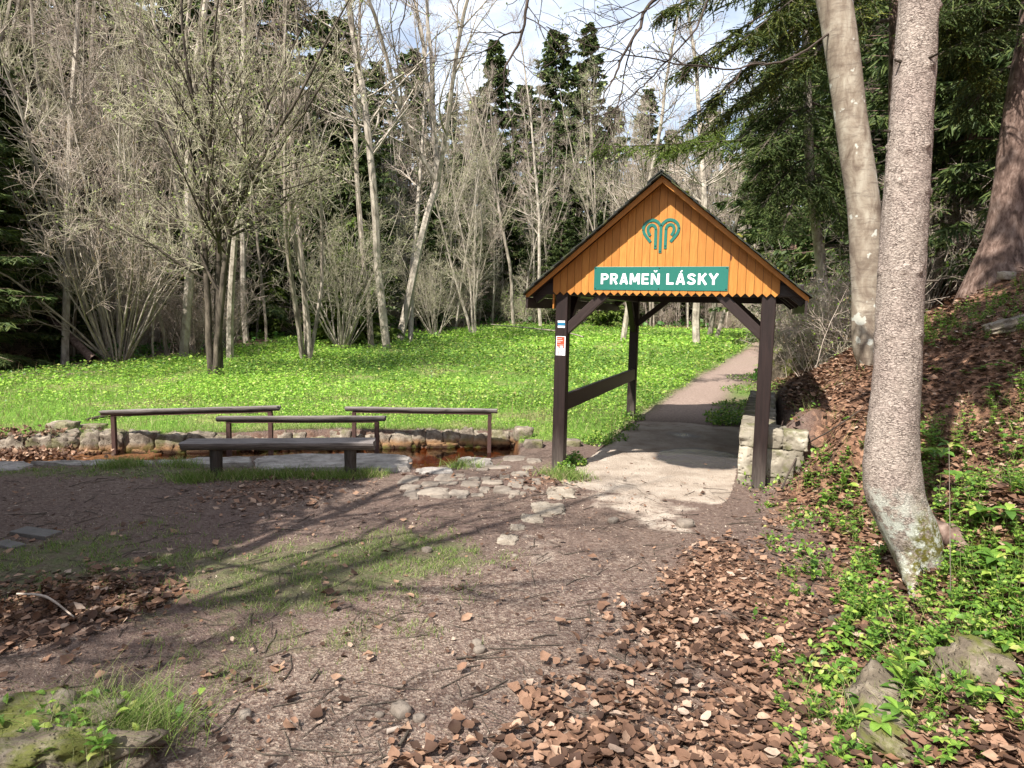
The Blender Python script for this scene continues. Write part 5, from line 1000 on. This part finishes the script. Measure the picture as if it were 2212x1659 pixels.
# trees behind the camera that shade the clearing
def beside(px, py, s): p = G(px, py); return p - np.array([math.sin(SUN_AZ), math.cos(SUN_AZ)]) * s
for (px, py), s, k, sc_t, lb in [((0, 1476), 2.6, 'fork_a', (1.1, 1.1, .55), 'bare tree behind the viewer at the left, its trunk shadow crossing the turf'), ((306, 1267), 6.2, 'pole_b', .75, 'bare tree left of the viewer whose shadow runs past the bench'), ((1150, 1430), 11., 'vase', 1.1, 'tall wide-crowned bare tree far behind the viewer'), ((700, 1600), 10., 'multi_b', 1.1, 'several-stemmed bare tree far behind the viewer'), ((560, 1165), 8.0, 'pole_a', .7, 'bare tree further left of the viewer beyond the clearing')]:
    p = beside(px, py, s); plant_tree(k, 'bare_tree', p[0], p[1], sc_t, 1.3, lb, 'tree')
for (px, py, s, k, sc_t, lb) in [(120, 1090, 3.9, 'spruce_c', .55, 'spruce left of the viewer throwing the broad shade over the clearing'), (420, 1070, 4.4, 'spruce_a', .42, 'second spruce left of the viewer, beyond the first'), (-300, 1060, 4.2, 'spruce_c', .55, 'third spruce far left of the clearing')]:
    p = beside(px, py, s); plant_tree(k, 'spruce_tree', p[0], p[1], (sc_t * 1.35, sc_t * 1.35, sc_t), .6, lb, 'spruce')

# ------------------------------------------------------------------ meadow of broad leaves
def scatter(n, xr, yr, dens, g, far=None):
    X_ = g.uniform(*xr, n); Y_ = g.uniform(*yr, n); k = g.random(n) < dens(X_, Y_); return X_[k], Y_[k]
def leafy(x, y, g, size, hgt, shape, tilt=.5, zb=None):
    n = len(x); z = H0(x, y) + hgt; return inst(*shape, np.stack([x, y, z], -1), rotm(g.uniform(0, 6.3, n), g.normal(size=n) * tilt, g.normal(size=n) * tilt), size)
g = np.random.default_rng(9)
def polar(n, y0, y1, x0=-.86, x1=.62):
    "denser close by: constant number per doubling of distance"
    y = y0 * (y1 / y0) ** g.random(n); return g.uniform(x0, x1, n) * y, y
x, y = polar(330000, 8.2, 46); k = g.random(len(x)) < meadow(x, y) * (.25 + .75 * ss(fbm(x * .55, y * .55, 0, 4, 51), .42, .52)); x, y = x[k], y[k]
lod = np.clip(y / 13, .75, 2.6); n = len(x); gr = ss(y, 9, 12.5) * .6 + .4
hgt = g.uniform(.02, .16, n) * gr; sz = g.uniform(.025, .085, n) * np.clip(y / 16, .75, 2.0) * gr
dn = ss(fbm(x * .3, y * .3, 0, 4, 61), .46, .56) * ss(y, 9, 13); sel = g.random(n) < .12 + dn * .7
V, F = leafy(x[~sel], y[~sel], g, sz[~sel], hgt[~sel], diamond(.42, .12), .38); o = tag(obj('meadow_leaves', mesh('meadow_leaves', V, F, M['meadow_leaf'])), 'bright green carpet of broad low leaves covering the sunlit meadow', 'ground cover', None, 'stuff')
V, F = leafy(x[sel], y[sel], g, sz[sel], hgt[sel] * 1.3, diamond(.42, .12), .38); o = tag(obj('meadow_leaves', mesh('meadow_leaves', V, F, M['bank_leaf'])), 'deeper green patches of broad leaves in the meadow', 'ground cover', None, 'stuff')
def blades(x, y, g, h, w, lean=.35, zoff=0.):
    n = len(x); z = H0(x, y) + zoff; b = np.stack([x, y, z], -1); a = g.uniform(0, 6.3, n); s = np.stack([np.cos(a), np.sin(a), 0 * a], -1) * (w / 2)[:, None]; t_ = np.stack([g.normal(size=n) * lean * h, g.normal(size=n) * lean * h, h], -1)
    V = np.stack([b - s, b + s, b + t_ * .55 + s * .7, b + t_ * .55 - s * .7, b + t_ * [1.25, 1.25, .95]], 1).reshape(-1, 3); i = np.arange(n) * 5; q = np.stack([i, i + 1, i + 2, i + 3], -1); t3 = np.stack([i + 3, i + 2, i + 4], -1); return V, [q, t3]
x, y = polar(60000, 8.6, 30); k = g.random(len(x)) < np.where(y < 13, .9, .45) * meadow(x, y); x, y = x[k], y[k]; n = len(x)
V, F = blades(x, y, g, g.uniform(.04, .15, n) * np.where(y < 12, 1, 1.2), .006 * np.clip(y / 9, 1, 3), .4); tag(obj('meadow_grass', mesh('meadow_grass', V, F, M['grass'])), 'fresh grass mixed into the meadow beyond the pool wall', 'grass', None, 'stuff')
x, y = polar(2600, 8.8, 26); k = meadow(x, y) > .5; x, y = x[k], y[k]; n = len(x); V, F = blades(x, y, g, g.uniform(.12, .42, n), np.full(n, .006), .25); tag(obj('dead_stalks', mesh('dead_stalks', V, F, M['catkin'])), 'thin dry stalks standing in the meadow', 'stalks', None, 'stuff')
n = 3500; x = g.uniform(-8, POOL_R, n); y = yf(x) + .16 + g.normal(size=n) * .05; V, F = blades(x, y, g, g.uniform(.05, .16, n), np.full(n, .006), .8, -.02); tag(obj('grass_fringe', mesh('grass_fringe', V, F, M['grass'])), 'grass hanging over the top of the pool wall', 'grass', None, 'stuff')
# woodland floor greenery
x, y = polar(40000, 16, 60, -1.0, .7); dnn = ss(fbm(x * .35, y * .35, 0, 3, 91), .46, .58); k = (g.random(len(x)) < dnn) & (meadow(x, y) < .3) & (path_w(x, y) < .1); x, y = x[k], y[k]; n = len(x)
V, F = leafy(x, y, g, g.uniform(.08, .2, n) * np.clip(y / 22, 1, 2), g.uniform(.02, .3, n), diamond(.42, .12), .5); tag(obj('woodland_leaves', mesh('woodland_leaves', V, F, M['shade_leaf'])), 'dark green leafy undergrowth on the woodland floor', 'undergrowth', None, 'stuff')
# path side clumps beside the back posts and the right path edge
def clump_field(pts, rad, n, g, size, hmax, mat, name, label, tl=.6):
    pts = np.array(pts); i = g.integers(len(pts), size=n); a, r = g.uniform(0, 6.3, n), np.sqrt(g.random(n)) * np.array(rad)[i]; x, y = pts[i, 0] + np.cos(a) * r, pts[i, 1] + np.sin(a) * r
    V, F = leafy(x, y, g, g.uniform(.6, 1.3, n) * size, g.uniform(.005, 1, n) * hmax * (1 - r / np.array(rad)[i] * .7), diamond(.4, .12), tl); tag(obj(name, mesh(name, V, F, M[mat])), label, 'plants', None, 'stuff')
clump_field([G(1340, 925), G(1310, 945), G(1290, 955), G(1360, 905), G(1240, 1003), G(1222, 1022)], [.28, .3, .2, .25, .14, .1], 2600, g, .035, .16, 'bank_leaf', 'leafy_plants', 'dense dark green leafy plants round the foot of the back left post')
clump_field([G(1600, 880), G(1580, 900), G(1625, 850), G(1570, 915), G(1640, 830), G(1700, 800, .3), G(1740, 850, .4), G(1720, 770, .5)], [.5, .45, .7, .3, .8, 1., .8, 1.2], 5200, g, .045, .16, 'bank_leaf', 'leafy_plants', 'green leafy plants on the right edge of the path beyond the shelter')

# ------------------------------------------------------------------ turf on the clearing
x, y = polar(200000, 1.9, 8.4, -.9, .2); k = g.random(len(x)) < grass_d(x, y) * .8 * ss(fbm(x * 9, y * 9, 0, 3, 55), .42, .62); x, y = x[k], y[k]; n = len(x)
V, F = blades(x, y, g, g.uniform(.012, .042, n), .0026 * np.clip(y / 3, 1, 3), .5); tag(obj('short_grass', mesh('short_grass', V, F, M['grass'])), 'short worn grass growing in patches on the trodden clearing', 'grass', None, 'stuff')
pts = [G(a, b) for a, b in ((440, 1030), (500, 1034), (545, 1030), (600, 1032), (650, 1030), (700, 1033), (740, 1030), (790, 1026), (410, 1040), (250, 1010), (280, 1006), (390, 1006), (1235, 1045 - 10), (1210, 1030), (1000, 1003))]
i = g.integers(len(pts), size=5200); P = np.array(pts)[i] + g.normal(size=(5200, 2)) * [.11, .07]; V, F = blades(P[:, 0], P[:, 1], g, g.uniform(.04, .13, 5200), np.full(5200, .006), .55); tag(obj('grass_tufts', mesh('grass_tufts', V, F, M['grass'])), 'taller grass tufts along the foot of the log bench and the pool edge', 'grass', None, 'stuff')

# ------------------------------------------------------------------ fallen leaves
lp = [leaf_proto(.34, .10, .22, 5), leaf_proto(.38, -.08, .30, 4), leaf_proto(.30, .13, -.15, 4), leaf_proto(.36, .15, .30, 4), leaf_proto(.40, .05, .38, 4), leaf_proto(.27, .18, .1, 4)]
lm = [[mesh('leaf', v * s, f, M['dry_leaf'], True) for s in (.042, .056, .074)] for v, f in lp]
x, y = polar(64000, 1.95, 7.6, -.9, .95); k = g.random(len(x)) < litter_d(x, y) * .9 * (.45 + .55 * ss(fbm(x * 3, y * 3, 0, 3, 44), .40, .54)); x, y = x[k], y[k]
# scattered single leaves everywhere on the clearing
xs, ys = polar(600, 2.2, 8, -.85, .4); x = np.concatenate([x, xs]); y = np.concatenate([y, ys]); ok = (y < yn(x) - .1) | (x > .3); x, y = x[ok], y[ok]
o = np.argsort(np.hypot(x, y) + g.random(len(x)) * .25 + 9 * (np.abs(x / y) > .76) + 9 * (y < 2.35)); big = o[:300]; rest = o[300:]
for j, q in enumerate(big):
    a, b = g.integers(6), g.integers(3); z = HZ(x[q], y[q]) + .008 + .02 * g.random(); lf = obj('leaf', lm[a][b], ground, (x[q], y[q], z)); lf.rotation_euler = (g.normal() * .24, g.normal() * .24, g.uniform(0, 6.3))
n = len(rest); xx, yy = x[rest], y[rest]; z = H0(xx, yy) + .005 + g.random(n) * .022; which = g.integers(6, size=n); parts = []
for a in range(6):
    k = which == a; m_ = k.sum(); vv, ff = lp[a] if True else None
    near = np.hypot(xx, yy) < 4.2
    for nr_, sh_ in ((True, lp[a]), (False, diamond(.36, .1 if a % 2 else -.12))):
        kk = k & (near == nr_); m_ = kk.sum()
        if m_: parts.append(inst(*sh_, np.stack([xx, yy, z], -1)[kk], rotm(g.uniform(0, 6.3, m_), g.normal(size=m_) * .26, g.normal(size=m_) * .3), .02 + .060 * g.random(m_) ** 1.4))
V, F = join(parts); ll = tag(obj('leaf_litter', mesh('leaf_litter', V, F, M['dry_leaf'])), 'thick litter of brown beech leaves on the ground at the lower right and the bank', 'leaf litter', None, 'stuff')
x, y = polar(30000, 1.95, 7.6, -.9, .95); k = g.random(len(x)) < np.clip(litter_d(x, y) * .8 + .04, 0, 1); x, y = x[k], y[k]; ok = (y < yn(x) - .1) | (x > .3); x, y = x[ok], y[ok]; n = len(x)
V, F = inst(np.array([[-.3, 0, 0], [.25, .1, .05], [.4, .7, -.05], [-.1, .9, .12], [-.45, .5, 0]]), np.array([[0, 1, 2], [0, 2, 3], [0, 3, 4]]), np.stack([x, y, H0(x, y) + .004 + g.random(n) * .02], -1), rotm(g.uniform(0, 6.3, n), g.normal(size=n) * .35, g.normal(size=n) * .35), np.stack([g.uniform(.008, .03, n), g.uniform(.012, .045, n), g.uniform(.01, .04, n)], -1)); tag(obj('leaf_fragments', mesh('leaf_fragments', V, F, M['dry_leaf'])), 'broken bits of brown leaves among the fallen leaves', 'leaf litter', None, 'stuff')
# bank and hillside leaves
x, y = polar(120000, 2.2, 30, .12, 1.0); t_ = x - xb(y); k = (t_ > .3) & (g.random(len(x)) < (.12 + .6 * ss(fbm(x, y, 0, 3, 15), .40, .54)) * (.5 + .9 * ss(y, 5, 10))); x, y = x[k], y[k]; n = len(x)
dk = g.random(n) < .45; sz = g.uniform(.03, .085, n) * np.clip(y / 8, 1, 2.5); hh = .008 + g.random(n) * .018
for sl_, mt, lb in ((dk, 'dark_leaf', 'dark damp fallen leaves on the wooded bank on the right'), (~dk, 'dry_leaf', 'brown fallen leaves strewn over the wooded bank on the right')):
    V, F = leafy(x[sl_], y[sl_], g, sz[sl_], hh[sl_], diamond(.36, .12), .3); tag(obj('leaf_litter', mesh('leaf_litter', V, F, M[mt])), lb, 'leaf litter', None, 'stuff')
# dark wet leaf heap at the left and crumbs
c = G(140, 1300); n = 650; a = g.uniform(0, 6.3, n); r = g.random(n) ** .6; xx, yy = c[0] + np.cos(a) * r * .62, c[1] + np.sin(a) * r * .32
V, F = inst(*lp[3], np.stack([xx, yy, H0(xx, yy) + .006 + (1 - r) * .03 * g.random(n)], -1), rotm(g.uniform(0, 6.3, n), g.normal(size=n) * .4, g.normal(size=n) * .4), g.uniform(.02, .055, n)); tag(obj('leaf_heap', mesh('leaf_heap', V, F, M['dark_leaf'])), 'low heap of dark rotting leaves at the left edge of the turf', 'leaf heap', None, 'stuff')
n = 1000; p = G(20, 945, -.0); xx, yy = p[0] + g.normal(size=n) * .45, p[1] + g.normal(size=n) * .22; V, F = inst(*lp[1], np.stack([xx, yy, H0(xx, yy) + .03 + g.random(n) * .1], -1), rotm(g.uniform(0, 6.3, n), g.normal(size=n) * .6, g.normal(size=n) * .6), g.uniform(.04, .08, n)); tag(obj('leaf_heap', mesh('leaf_heap', V, F, M['dry_leaf'])), 'reddish heap of raked leaves behind the far left end of the pool wall', 'leaf heap', None, 'stuff')
# chips, crumbs and fine twigs
n = 42000; x, y = polar(n, 1.95, 7.5, -.88, .72); k = (x < xb(y) + .3) & (inside_shelter(x, y) < .6) & (y < yn(x) - .1) & (g.random(n) < .75 - .5 * grass_d(x, y)); x, y = x[k], y[k]; n = len(x)
V, F = inst(np.array([[-.5, -.25, 0], [.5, -.3, 0], [.42, .3, .0], [-.4, .25, 0], [0, 0, .35]]), np.array([[0, 1, 4], [1, 2, 4], [2, 3, 4], [3, 0, 4]]), np.stack([x, y, H0(x, y) + .002], -1), rotm(g.uniform(0, 6.3, n), g.normal(size=n) * .3, g.normal(size=n) * .3), np.stack([g.uniform(.004, .018, n) * np.clip(y / 3, 1, 1.8), g.uniform(.003, .007, n) * np.clip(y / 3, 1, 1.8), g.uniform(.003, .006, n)], -1))
M['chip'] = mat_leaf('wood_chips', [(0, (.055, .032, .025)), (.45, (.16, .10, .075)), (.75, (.33, .25, .19)), (1, (.55, .47, .38))], 0, .9, .1, True)
tag(obj('bark_crumbs', mesh('bark_crumbs', V, F, M['chip'])), 'fine bark crumbs, grit and seed husks strewn over the trodden earth', 'crumbs', None, 'stuff')
n = 900; x, y = polar(n, 2.1, 6.8, -.8, .6); s = np.stack([x, y, H0(x, y) + .006], -1); a = g.uniform(0, 6.3, n); p, r = grow(s, np.stack([np.cos(a), np.sin(a), 0 * a], -1), g.uniform(.05, .28, n), g.uniform(.0012, .0035, n), 5, .12, 0, g, .6); p[..., 2] = H0(p[..., 0], p[..., 1]) + .006
V, F = tubes(p, r, 4); tag(obj('fallen_twigs', mesh('fallen_twigs', V, F, M['bark_dark'])), 'thin dry twigs scattered over the clearing', 'twigs', None, 'stuff')
# pebbles and small stones one can pick out
for (a, b, w, lb) in [(1031, 1393, .055, 'upper one of two touching pale pebbles in the middle of the clearing'), (1036, 1410, .06, 'lower one of two touching pale pebbles in the middle of the clearing'), (866, 1543, .09, 'pitted round grey stone half sunk in the gravelly earth'), (905, 1560, .05, 'small grey stone just right of the pitted round one'), (530, 1548, .058, 'smooth pale oval pebble left of the pitted stone'), (820, 1547, .035, 'tiny pale pebble between the oval pebble and the pitted stone'), (922, 1192, .07, 'knobbly greyish stone alone on the turf edge'), (1112, 1203, .04, 'small white stone below the last edging stone'), (1335, 1530, .05, 'pale fleck of stone among the lower leaves'), (1480, 1040 + 98, .14, 'flat pale stone flush with the earth in front of the shelter'), (1325, 1128, .09, 'small flat pale stone left of the larger flush one')]:
    p = hit(a, b); tag(rock_obj('pebble', (p[0], p[1], p[2] + w * .12), (w, w * .8, w * .6), g.uniform(0, 3), M['cobble'], int(a), None, 6, .16, .3), lb, 'stone')
p = hit(78, 1156); m = MB(); m.box((0, 0, 0), (.17, .07, .018)); o = bevel(obj('concrete_slab', m.me('concrete_slab', M['concrete']), None, (p[0], p[1], p[2] + .008)), .006); o.rotation_euler = (0, 0, -.28); tag(o, 'thin grey concrete slab lying in the grass at the left', 'slab')
p = hit(20, 1180); m = MB(); m.box((0, 0, 0), (.11, .05, .015)); o = bevel(obj('concrete_slab', m.me('concrete_slab', M['concrete']), None, (p[0], p[1], p[2] + .002)), .006); o.rotation_euler = (0, 0, -.4); tag(o, 'second slab sunk in leaves below the first one at the left edge', 'slab')
# bigger rocks
c = D(40, 1650, 2.25); p = np.array([-1.78, 2.42]); z = HZ(*p); ml = tag(rock_obj('mossy_rock', (p[0], p[1], z - .01), (.84, .46, .30), .12, M['mossy'], 71, None, 30, .46, .6, 2.4), 'mossy rock with grass tufts at the lower left corner', 'rock')
rk = hit(1950, 1560); tag(rock_obj('rock_ledge', (rk[0] + .05, rk[1] + .1, rk[2] - .07), (.40, .34, .20), -.5, M['mossy'], 72, None, 24, .42, .6, 2.6, (.25, .35)), 'jagged layered limestone ledge sticking out of the bank at the lower right', 'rock')
rk = hit(1965, 1600); tag(rock_obj('rock_ledge', (rk[0] - .02, rk[1] + .0, rk[2] - .04), (.30, .24, .14), -.8, M['mossy'], 73, None, 16, .3, .7, 3, (.2, .3)), 'smaller pale rock slab tucked below the layered ledge', 'rock')
rk = hit(2160, 1420); tag(rock_obj('mossy_boulder', (rk[0] + .05, rk[1], rk[2] - .11), (.5, .4, .24), .4, M['mossy'], 74, None, 24, .36, .6, 2.4, (.1, .3)), 'broad mossy boulder half buried in the bank at the right edge', 'rock')
rk = hit(2044, 625); tag(rock_obj('bank_rock', (rk[0], rk[1], rk[2] + .05), (.55, .35, .3), .5, M['mossy'], 75, None, 10, .25, .7), 'brown rock under the edge of the upper bank beside the flared spruce', 'rock')
rk = hit(2173, 605); tag(rock_obj('bank_rock', (rk[0], rk[1], rk[2] + .05), (.2, .15, .12), .1, M['pale_stone'], 76, None, 8, .15, .7), 'small pale yellowish block on the upper bank', 'rock')
rk = hit(2190, 700); tag(rock_obj('bank_rock', (rk[0], rk[1], rk[2] + .0), (.5, .3, .12), -.35, M['limestone'], 77, None, 14, .3, .7, 3, (0, -.3)), 'whitish layered limestone outcrop on the bank at the right edge', 'rock')
rk = hit(1755, 790); tag(rock_obj('overgrown_mound', (rk[0], rk[1] + .5, rk[2] + .15), (1.5, 1.3, 1.3), .2, M['mossy'], 78, None, 14, .22, .4), 'brown overgrown boulder beside the path behind the shelter', 'rock')
# fallen branches
def stick(name, P, rr, mat, label, cat='branch'): return tag(tube_obj(name, P, rr, mat), label, cat)
stick('fallen_branch', [gz(1688, 1068, .05), gz(1730, 1010, .12), gz(1790, 960, .12), gz(1845, 918, .10), gz(1862, 905, .1)], [.009, .008, .006, .003], M['twig_dark'], 'thin curved fallen branch lying up the bank beside the right front post')
stick('fallen_branch', [gz(1060, 722, .5), gz(1130, 728, .45), gz(1215, 736, .4), gz(1260, 738, .2)], [.02, .03, .03], M['bark_grey'], 'long thin branch hanging low over the meadow left of the shelter')
stick('fallen_branch', [gz(185, 912, .03), gz(250, 902, .05), gz(330, 893, .04)], [.02, .03, .015], M['bark_dark'], 'dark dead branch lying in the meadow grass behind the left rail')
stick('fallen_log', [gz(205, 792, .15), D(90, 670, gz(205, 792)[1] + 3)], [.12, .10], M['bark_spruce'], 'fallen trunk leaning down the shaded slope at the left of the meadow', 'log')
stick('stick', [gz(38, 1303, .05), gz(100, 1312, .06), gz(160, 1345, .03)], [.006, .007, .004], M['twig'], 'pale curved stick lying across the dark leaf heap')
stick('stick', [gz(672, 1500 - 20, .02), gz(690, 1455, .02)], [.006, .004], M['bark_dark'], 'short dark stick in the middle of the gravelly earth')
stick('stick', [gz(985, 1440 - 10, .012), gz(1040, 1422, .012), gz(1085, 1412, .012)], [.005, .004, .003], M['bark_dark'], 'thin dark stick right of the two touching pebbles')
stick('stick', [gz(835, 1588, .012), gz(862, 1580, .012)], [.011, .009], M['twig'], 'stubby pale stick below the pitted grey stone')
stick('stick', [gz(862, 1625, .015), gz(882, 1590, .012)], [.007, .005], M['bark_dark'], 'dark broken stick below the stubby pale one')
stick('stick', [gz(1570, 1205 - 70, .01), gz(1640, 1130, .012)], [.004, .003], M['bark_dark'], 'slender twig on the shaded earth in front of the right post')
stick('fallen_log', [gz(2148, 1050, .04), gz(2230, 1085, .04)], [.028, .022], M['bark_spruce'], 'short split reddish log on the bank at the right edge', 'log')
stick('leaning_stem', [D(2054, 1360, 3.25), D(2052, 1150, 3.3), D(2050, 960, 3.35)], [.0018, .0015, .001], M['bark_grey'], 'bare upright stem standing in front of the mossy root mound', 'stem')

# ------------------------------------------------------------------ plants of the bank
def sprig(seed, h, nl, ls, mat, w=.34, stem='grass', lean=.25, palm=0, mname='plant'):
    "a plant: stems with leaves in pairs, or with fans of leaflets"
    g = np.random.default_rng(seed); ns = 3 if not palm else 4; s = g.normal(size=(ns, 3)) * .012; s[:, 2] = -.01; d = g.normal(size=(ns, 3)) * [lean, lean, 0] + [0, 0, 1]; P, Rr = grow(s, d, h * g.uniform(.6, 1.1, ns), .0016, 6, .08, 0, g, .6); T = tubes(P, Rr, 3)
    pos, yaw, til, sz = [], [], [], []
    for i in range(ns):
        if palm:
            e = P[i, -1]; a0 = g.uniform(0, 6)
            for k in range(palm): pos.append(e); yaw.append(a0 + k * 6.283 / palm * .9); til.append(g.uniform(-.3, .25)); sz.append(ls * g.uniform(.8, 1.1))
        else:
            for k in range(nl):
                f = .3 + .7 * (k + .5) / nl; e = P[i, min(int(f * 6), 6)]; a0 = g.uniform(0, 6.3)
                for b in (0, math.pi): pos.append(e); yaw.append(a0 + b + g.normal() * .2); til.append(g.uniform(-.1, .75)); sz.append(ls * g.uniform(.6, 1.1) * (1.15 - .4 * f))
    L_ = inst(*leaf_proto(w, .08, -.25, 3), np.array(pos), rotm(np.array(yaw), np.array(til), g.normal(size=len(pos)) * .2), np.array(sz)); return [('stem', mesh('stem', *T, M['grass'])), ('leaves', mesh('leaves', *L_, M[mat]))]
PRO['sprout'] = sprig(1, .26, 5, .045, 'bank_leaf'); PRO['sprout_b'] = sprig(2, .16, 3, .06, 'bank_leaf', .30); PRO['palm'] = sprig(3, .14, 0, .085, 'bank_leaf', .26, palm=6, lean=.5); PRO['round'] = sprig(4, .08, 2, .06, 'bank_leaf', .5, lean=.6)
def flat(key):
    out = []
    for nm, me in PRO[key]:
        n = len(me.vertices); co = np.empty(n * 3, np.float32); me.vertices.foreach_get('co', co); F = [list(p.vertices) for p in me.polygons]; F3 = [f if len(f) == 3 else None for f in F]; tri = []
        for f in F: tri.append(f[:3]); tri += [[f[0], f[2], f[3]]] if len(f) == 4 else []
        out.append((co.reshape(-1, 3).astype(float), np.array(tri)))
    return out
def on_bank(n, y0, y1, x0, x1, tmin=.08, seed=3, thr=(.42, .58)):
    x, y = polar(n, y0, y1, x0, x1); t_ = x - xb(y); k = (t_ > tmin) & (g.random(n) < ss(fbm(x * 1.2, y * 1.2, 0, 3, seed), *thr)) & (np.hypot(x - 2.3, y - 3.85) > .2); return x[k], y[k]
ST = []; LV = []
for key, n, sc_, tm, sd in (('sprout', 820, (.5, 1.1), .3, 3), ('sprout_b', 520, (.35, .8), -.1, 4), ('palm', 130, (.35, .75), .15, 5), ('round', 380, (.35, .8), -.1, 6)):
    x, y = on_bank(n * 2, 2.3, 9.5, .3, .98, tm, sd); n_ = len(x); s = g.uniform(*sc_, n_); z = H0(x, y); ok = ~((y > 6.5) & (x - xb(y) < 1.5) & (y < 10.8)); x, y, s, z = x[ok], y[ok], s[ok], z[ok]; n_ = len(x)
    (v1, f1), (v2, f2) = flat(key); Rm = rotm(g.uniform(0, 6.3, n_), g.normal(size=n_) * .1, g.normal(size=n_) * .1); P = np.stack([x, y, z], -1); ST.append(inst(v1, f1, P, Rm, s)); LV.append(inst(v2, f2, P, Rm, s))
V, F = join(ST); tag(obj('bank_stems', mesh('bank_stems', V, F, M['grass'])), 'thin stems of the low plants on the right bank', 'undergrowth', None, 'stuff')
V, F = join(LV); tag(obj('bank_plants', mesh('bank_plants', V, F, M['bank_leaf'])), 'fresh green sprouting plants growing through the leaves on the right bank', 'undergrowth', None, 'stuff')
# left flank of the bank: dense green band
x, y = polar(9000, 2.4, 6.8, .2, .7); t_ = x - xb(y); k = (t_ > -.2) & (t_ < .55) & (y > 2.9) & (g.random(len(x)) < ss(fbm(x * 2, y * 2, 0, 3, 8), .46, .60)); x, y = x[k], y[k]; n = len(x)
V, F = leafy(x, y, g, g.uniform(.02, .05, n), .01 + g.random(n) * .10, leaf_proto(.3, .08, -.2, 3), .6); tag(obj('bank_plants', mesh('bank_plants', V, F, M['bank_leaf'])), 'dense band of small green leaves along the foot of the right bank', 'undergrowth', None, 'stuff')
x, y = polar(9000, 2.3, 9, .25, .98); t_ = x - xb(y); k = (t_ > 0) & (g.random(len(x)) < ss(fbm(x * 2.5, y * 2.5, 0, 3, 18), .52, .6)); x, y = x[k], y[k]; n = len(x)
V, F = blades(x, y, g, g.uniform(.04, .16, n), np.full(n, .004), .6); tag(obj('bank_grass', mesh('bank_grass', V, F, M['grass'])), 'loose grass tufts on the right bank', 'grass', None, 'stuff')
n = 9000; c = np.array([2.46, 3.72]); xx, yy = c[0] + g.normal(size=n) * .13, c[1] + g.normal(size=n) * .10; V, F = blades(xx, yy, g, g.uniform(.008, .022, n), np.full(n, .004), .7); tag(obj('moss_cushion', mesh('moss_cushion', V, F, M['moss_blade'])), 'olive moss cushion over the roots of the near spruce', 'moss', None, 'stuff')
for key, a, b, s, lb in [('palm', 2028, 1010, 1.5, 'bright palmate-leaved plant just right of the near spruce trunk'), ('palm', 2070, 1065, 1.3, 'palmate-leaved plant below the bright one right of the spruce trunk'), ('palm', 2140, 1150, 1.2, 'palmate plant on the bare earth beside the mossy root'), ('round', 2100, 1440, 1.5, 'plant with round scalloped leaves above the layered ledge'), ('sprout_b', 1960, 1500, 1.8, 'tangled leafy weed growing on the layered ledge'), ('palm', 1900, 1600, 1.0, 'small cut-leaved plant at the foot of the ledge'), ('sprout', 2190, 1000, 1.6, 'tall sprout at the right edge of the bank'),
                         ('sprout_b', 1760, 1250, 1.6, 'broad-leaved rosette at the foot of the bank below the trunk'), ('palm', 2150, 1240, 1.1, 'low palmate plant among brown leaves right of the moss'), ('sprout_b', 1830, 1060, 1.7, 'leafy sprout left of the near trunk in the sun')]:
    p = hit(a, b); r = thing('bank_plant', lb, 'plant', p, a * .1); r.scale = (s,) * 3
    for nm, me in PRO[key]: obj(nm, me, r)
g2 = np.random.default_rng(77); n = 130; a = g2.uniform(0, 6.3, n); xx, yy = -1.66 + g2.normal(size=n) * .20, 2.46 + g2.normal(size=n) * .10
V, F = inst(*leaf_proto(.28, .08, -.3, 3), np.stack([xx, yy, H0(xx, yy) + .10 + .06 * g2.random(n)], -1), rotm(a, g2.uniform(.0, .9, n), g2.normal(size=n) * .3), g2.uniform(.02, .055, n)); tag(obj('rock_weeds', mesh('rock_weeds', V, F, M['bank_leaf'])), 'small leafy weeds covering the mossy rock at the lower left corner', 'weeds', None, 'stuff')
for key, a, b, dx, s, lb in [('sprout_b', 215, 1590, 0, 1.0, 'upright dandelion-like plant on the mossy rock'), ('round', 90, 1640, 0, 1.4, 'round-leaved weed low on the mossy rock'), ('round', 155, 1530, 0, .8, 'small leafy sprig behind the mossy rock')]:
    q = D(a, b, 2.3 if b > 1550 else 2.75); r = thing('rock_plant', lb, 'plant', (q[0], q[1], q[2] - .06), a * .1); r.scale = (s,) * 3
    for nm, me in PRO[key]: obj(nm, me, r)
n = 1500; xx, yy = -1.52 + g.normal(size=n) * .14, 2.50 + g.normal(size=n) * .08; V, F = blades(xx, yy, g, g.uniform(.06, .19, n), np.full(n, .003), .7, .05); tag(obj('grass_tuft', mesh('grass_tuft', V, F, M['grass'])), 'tuft of grass blades on the right end of the mossy rock', 'grass', None, 'stuff')
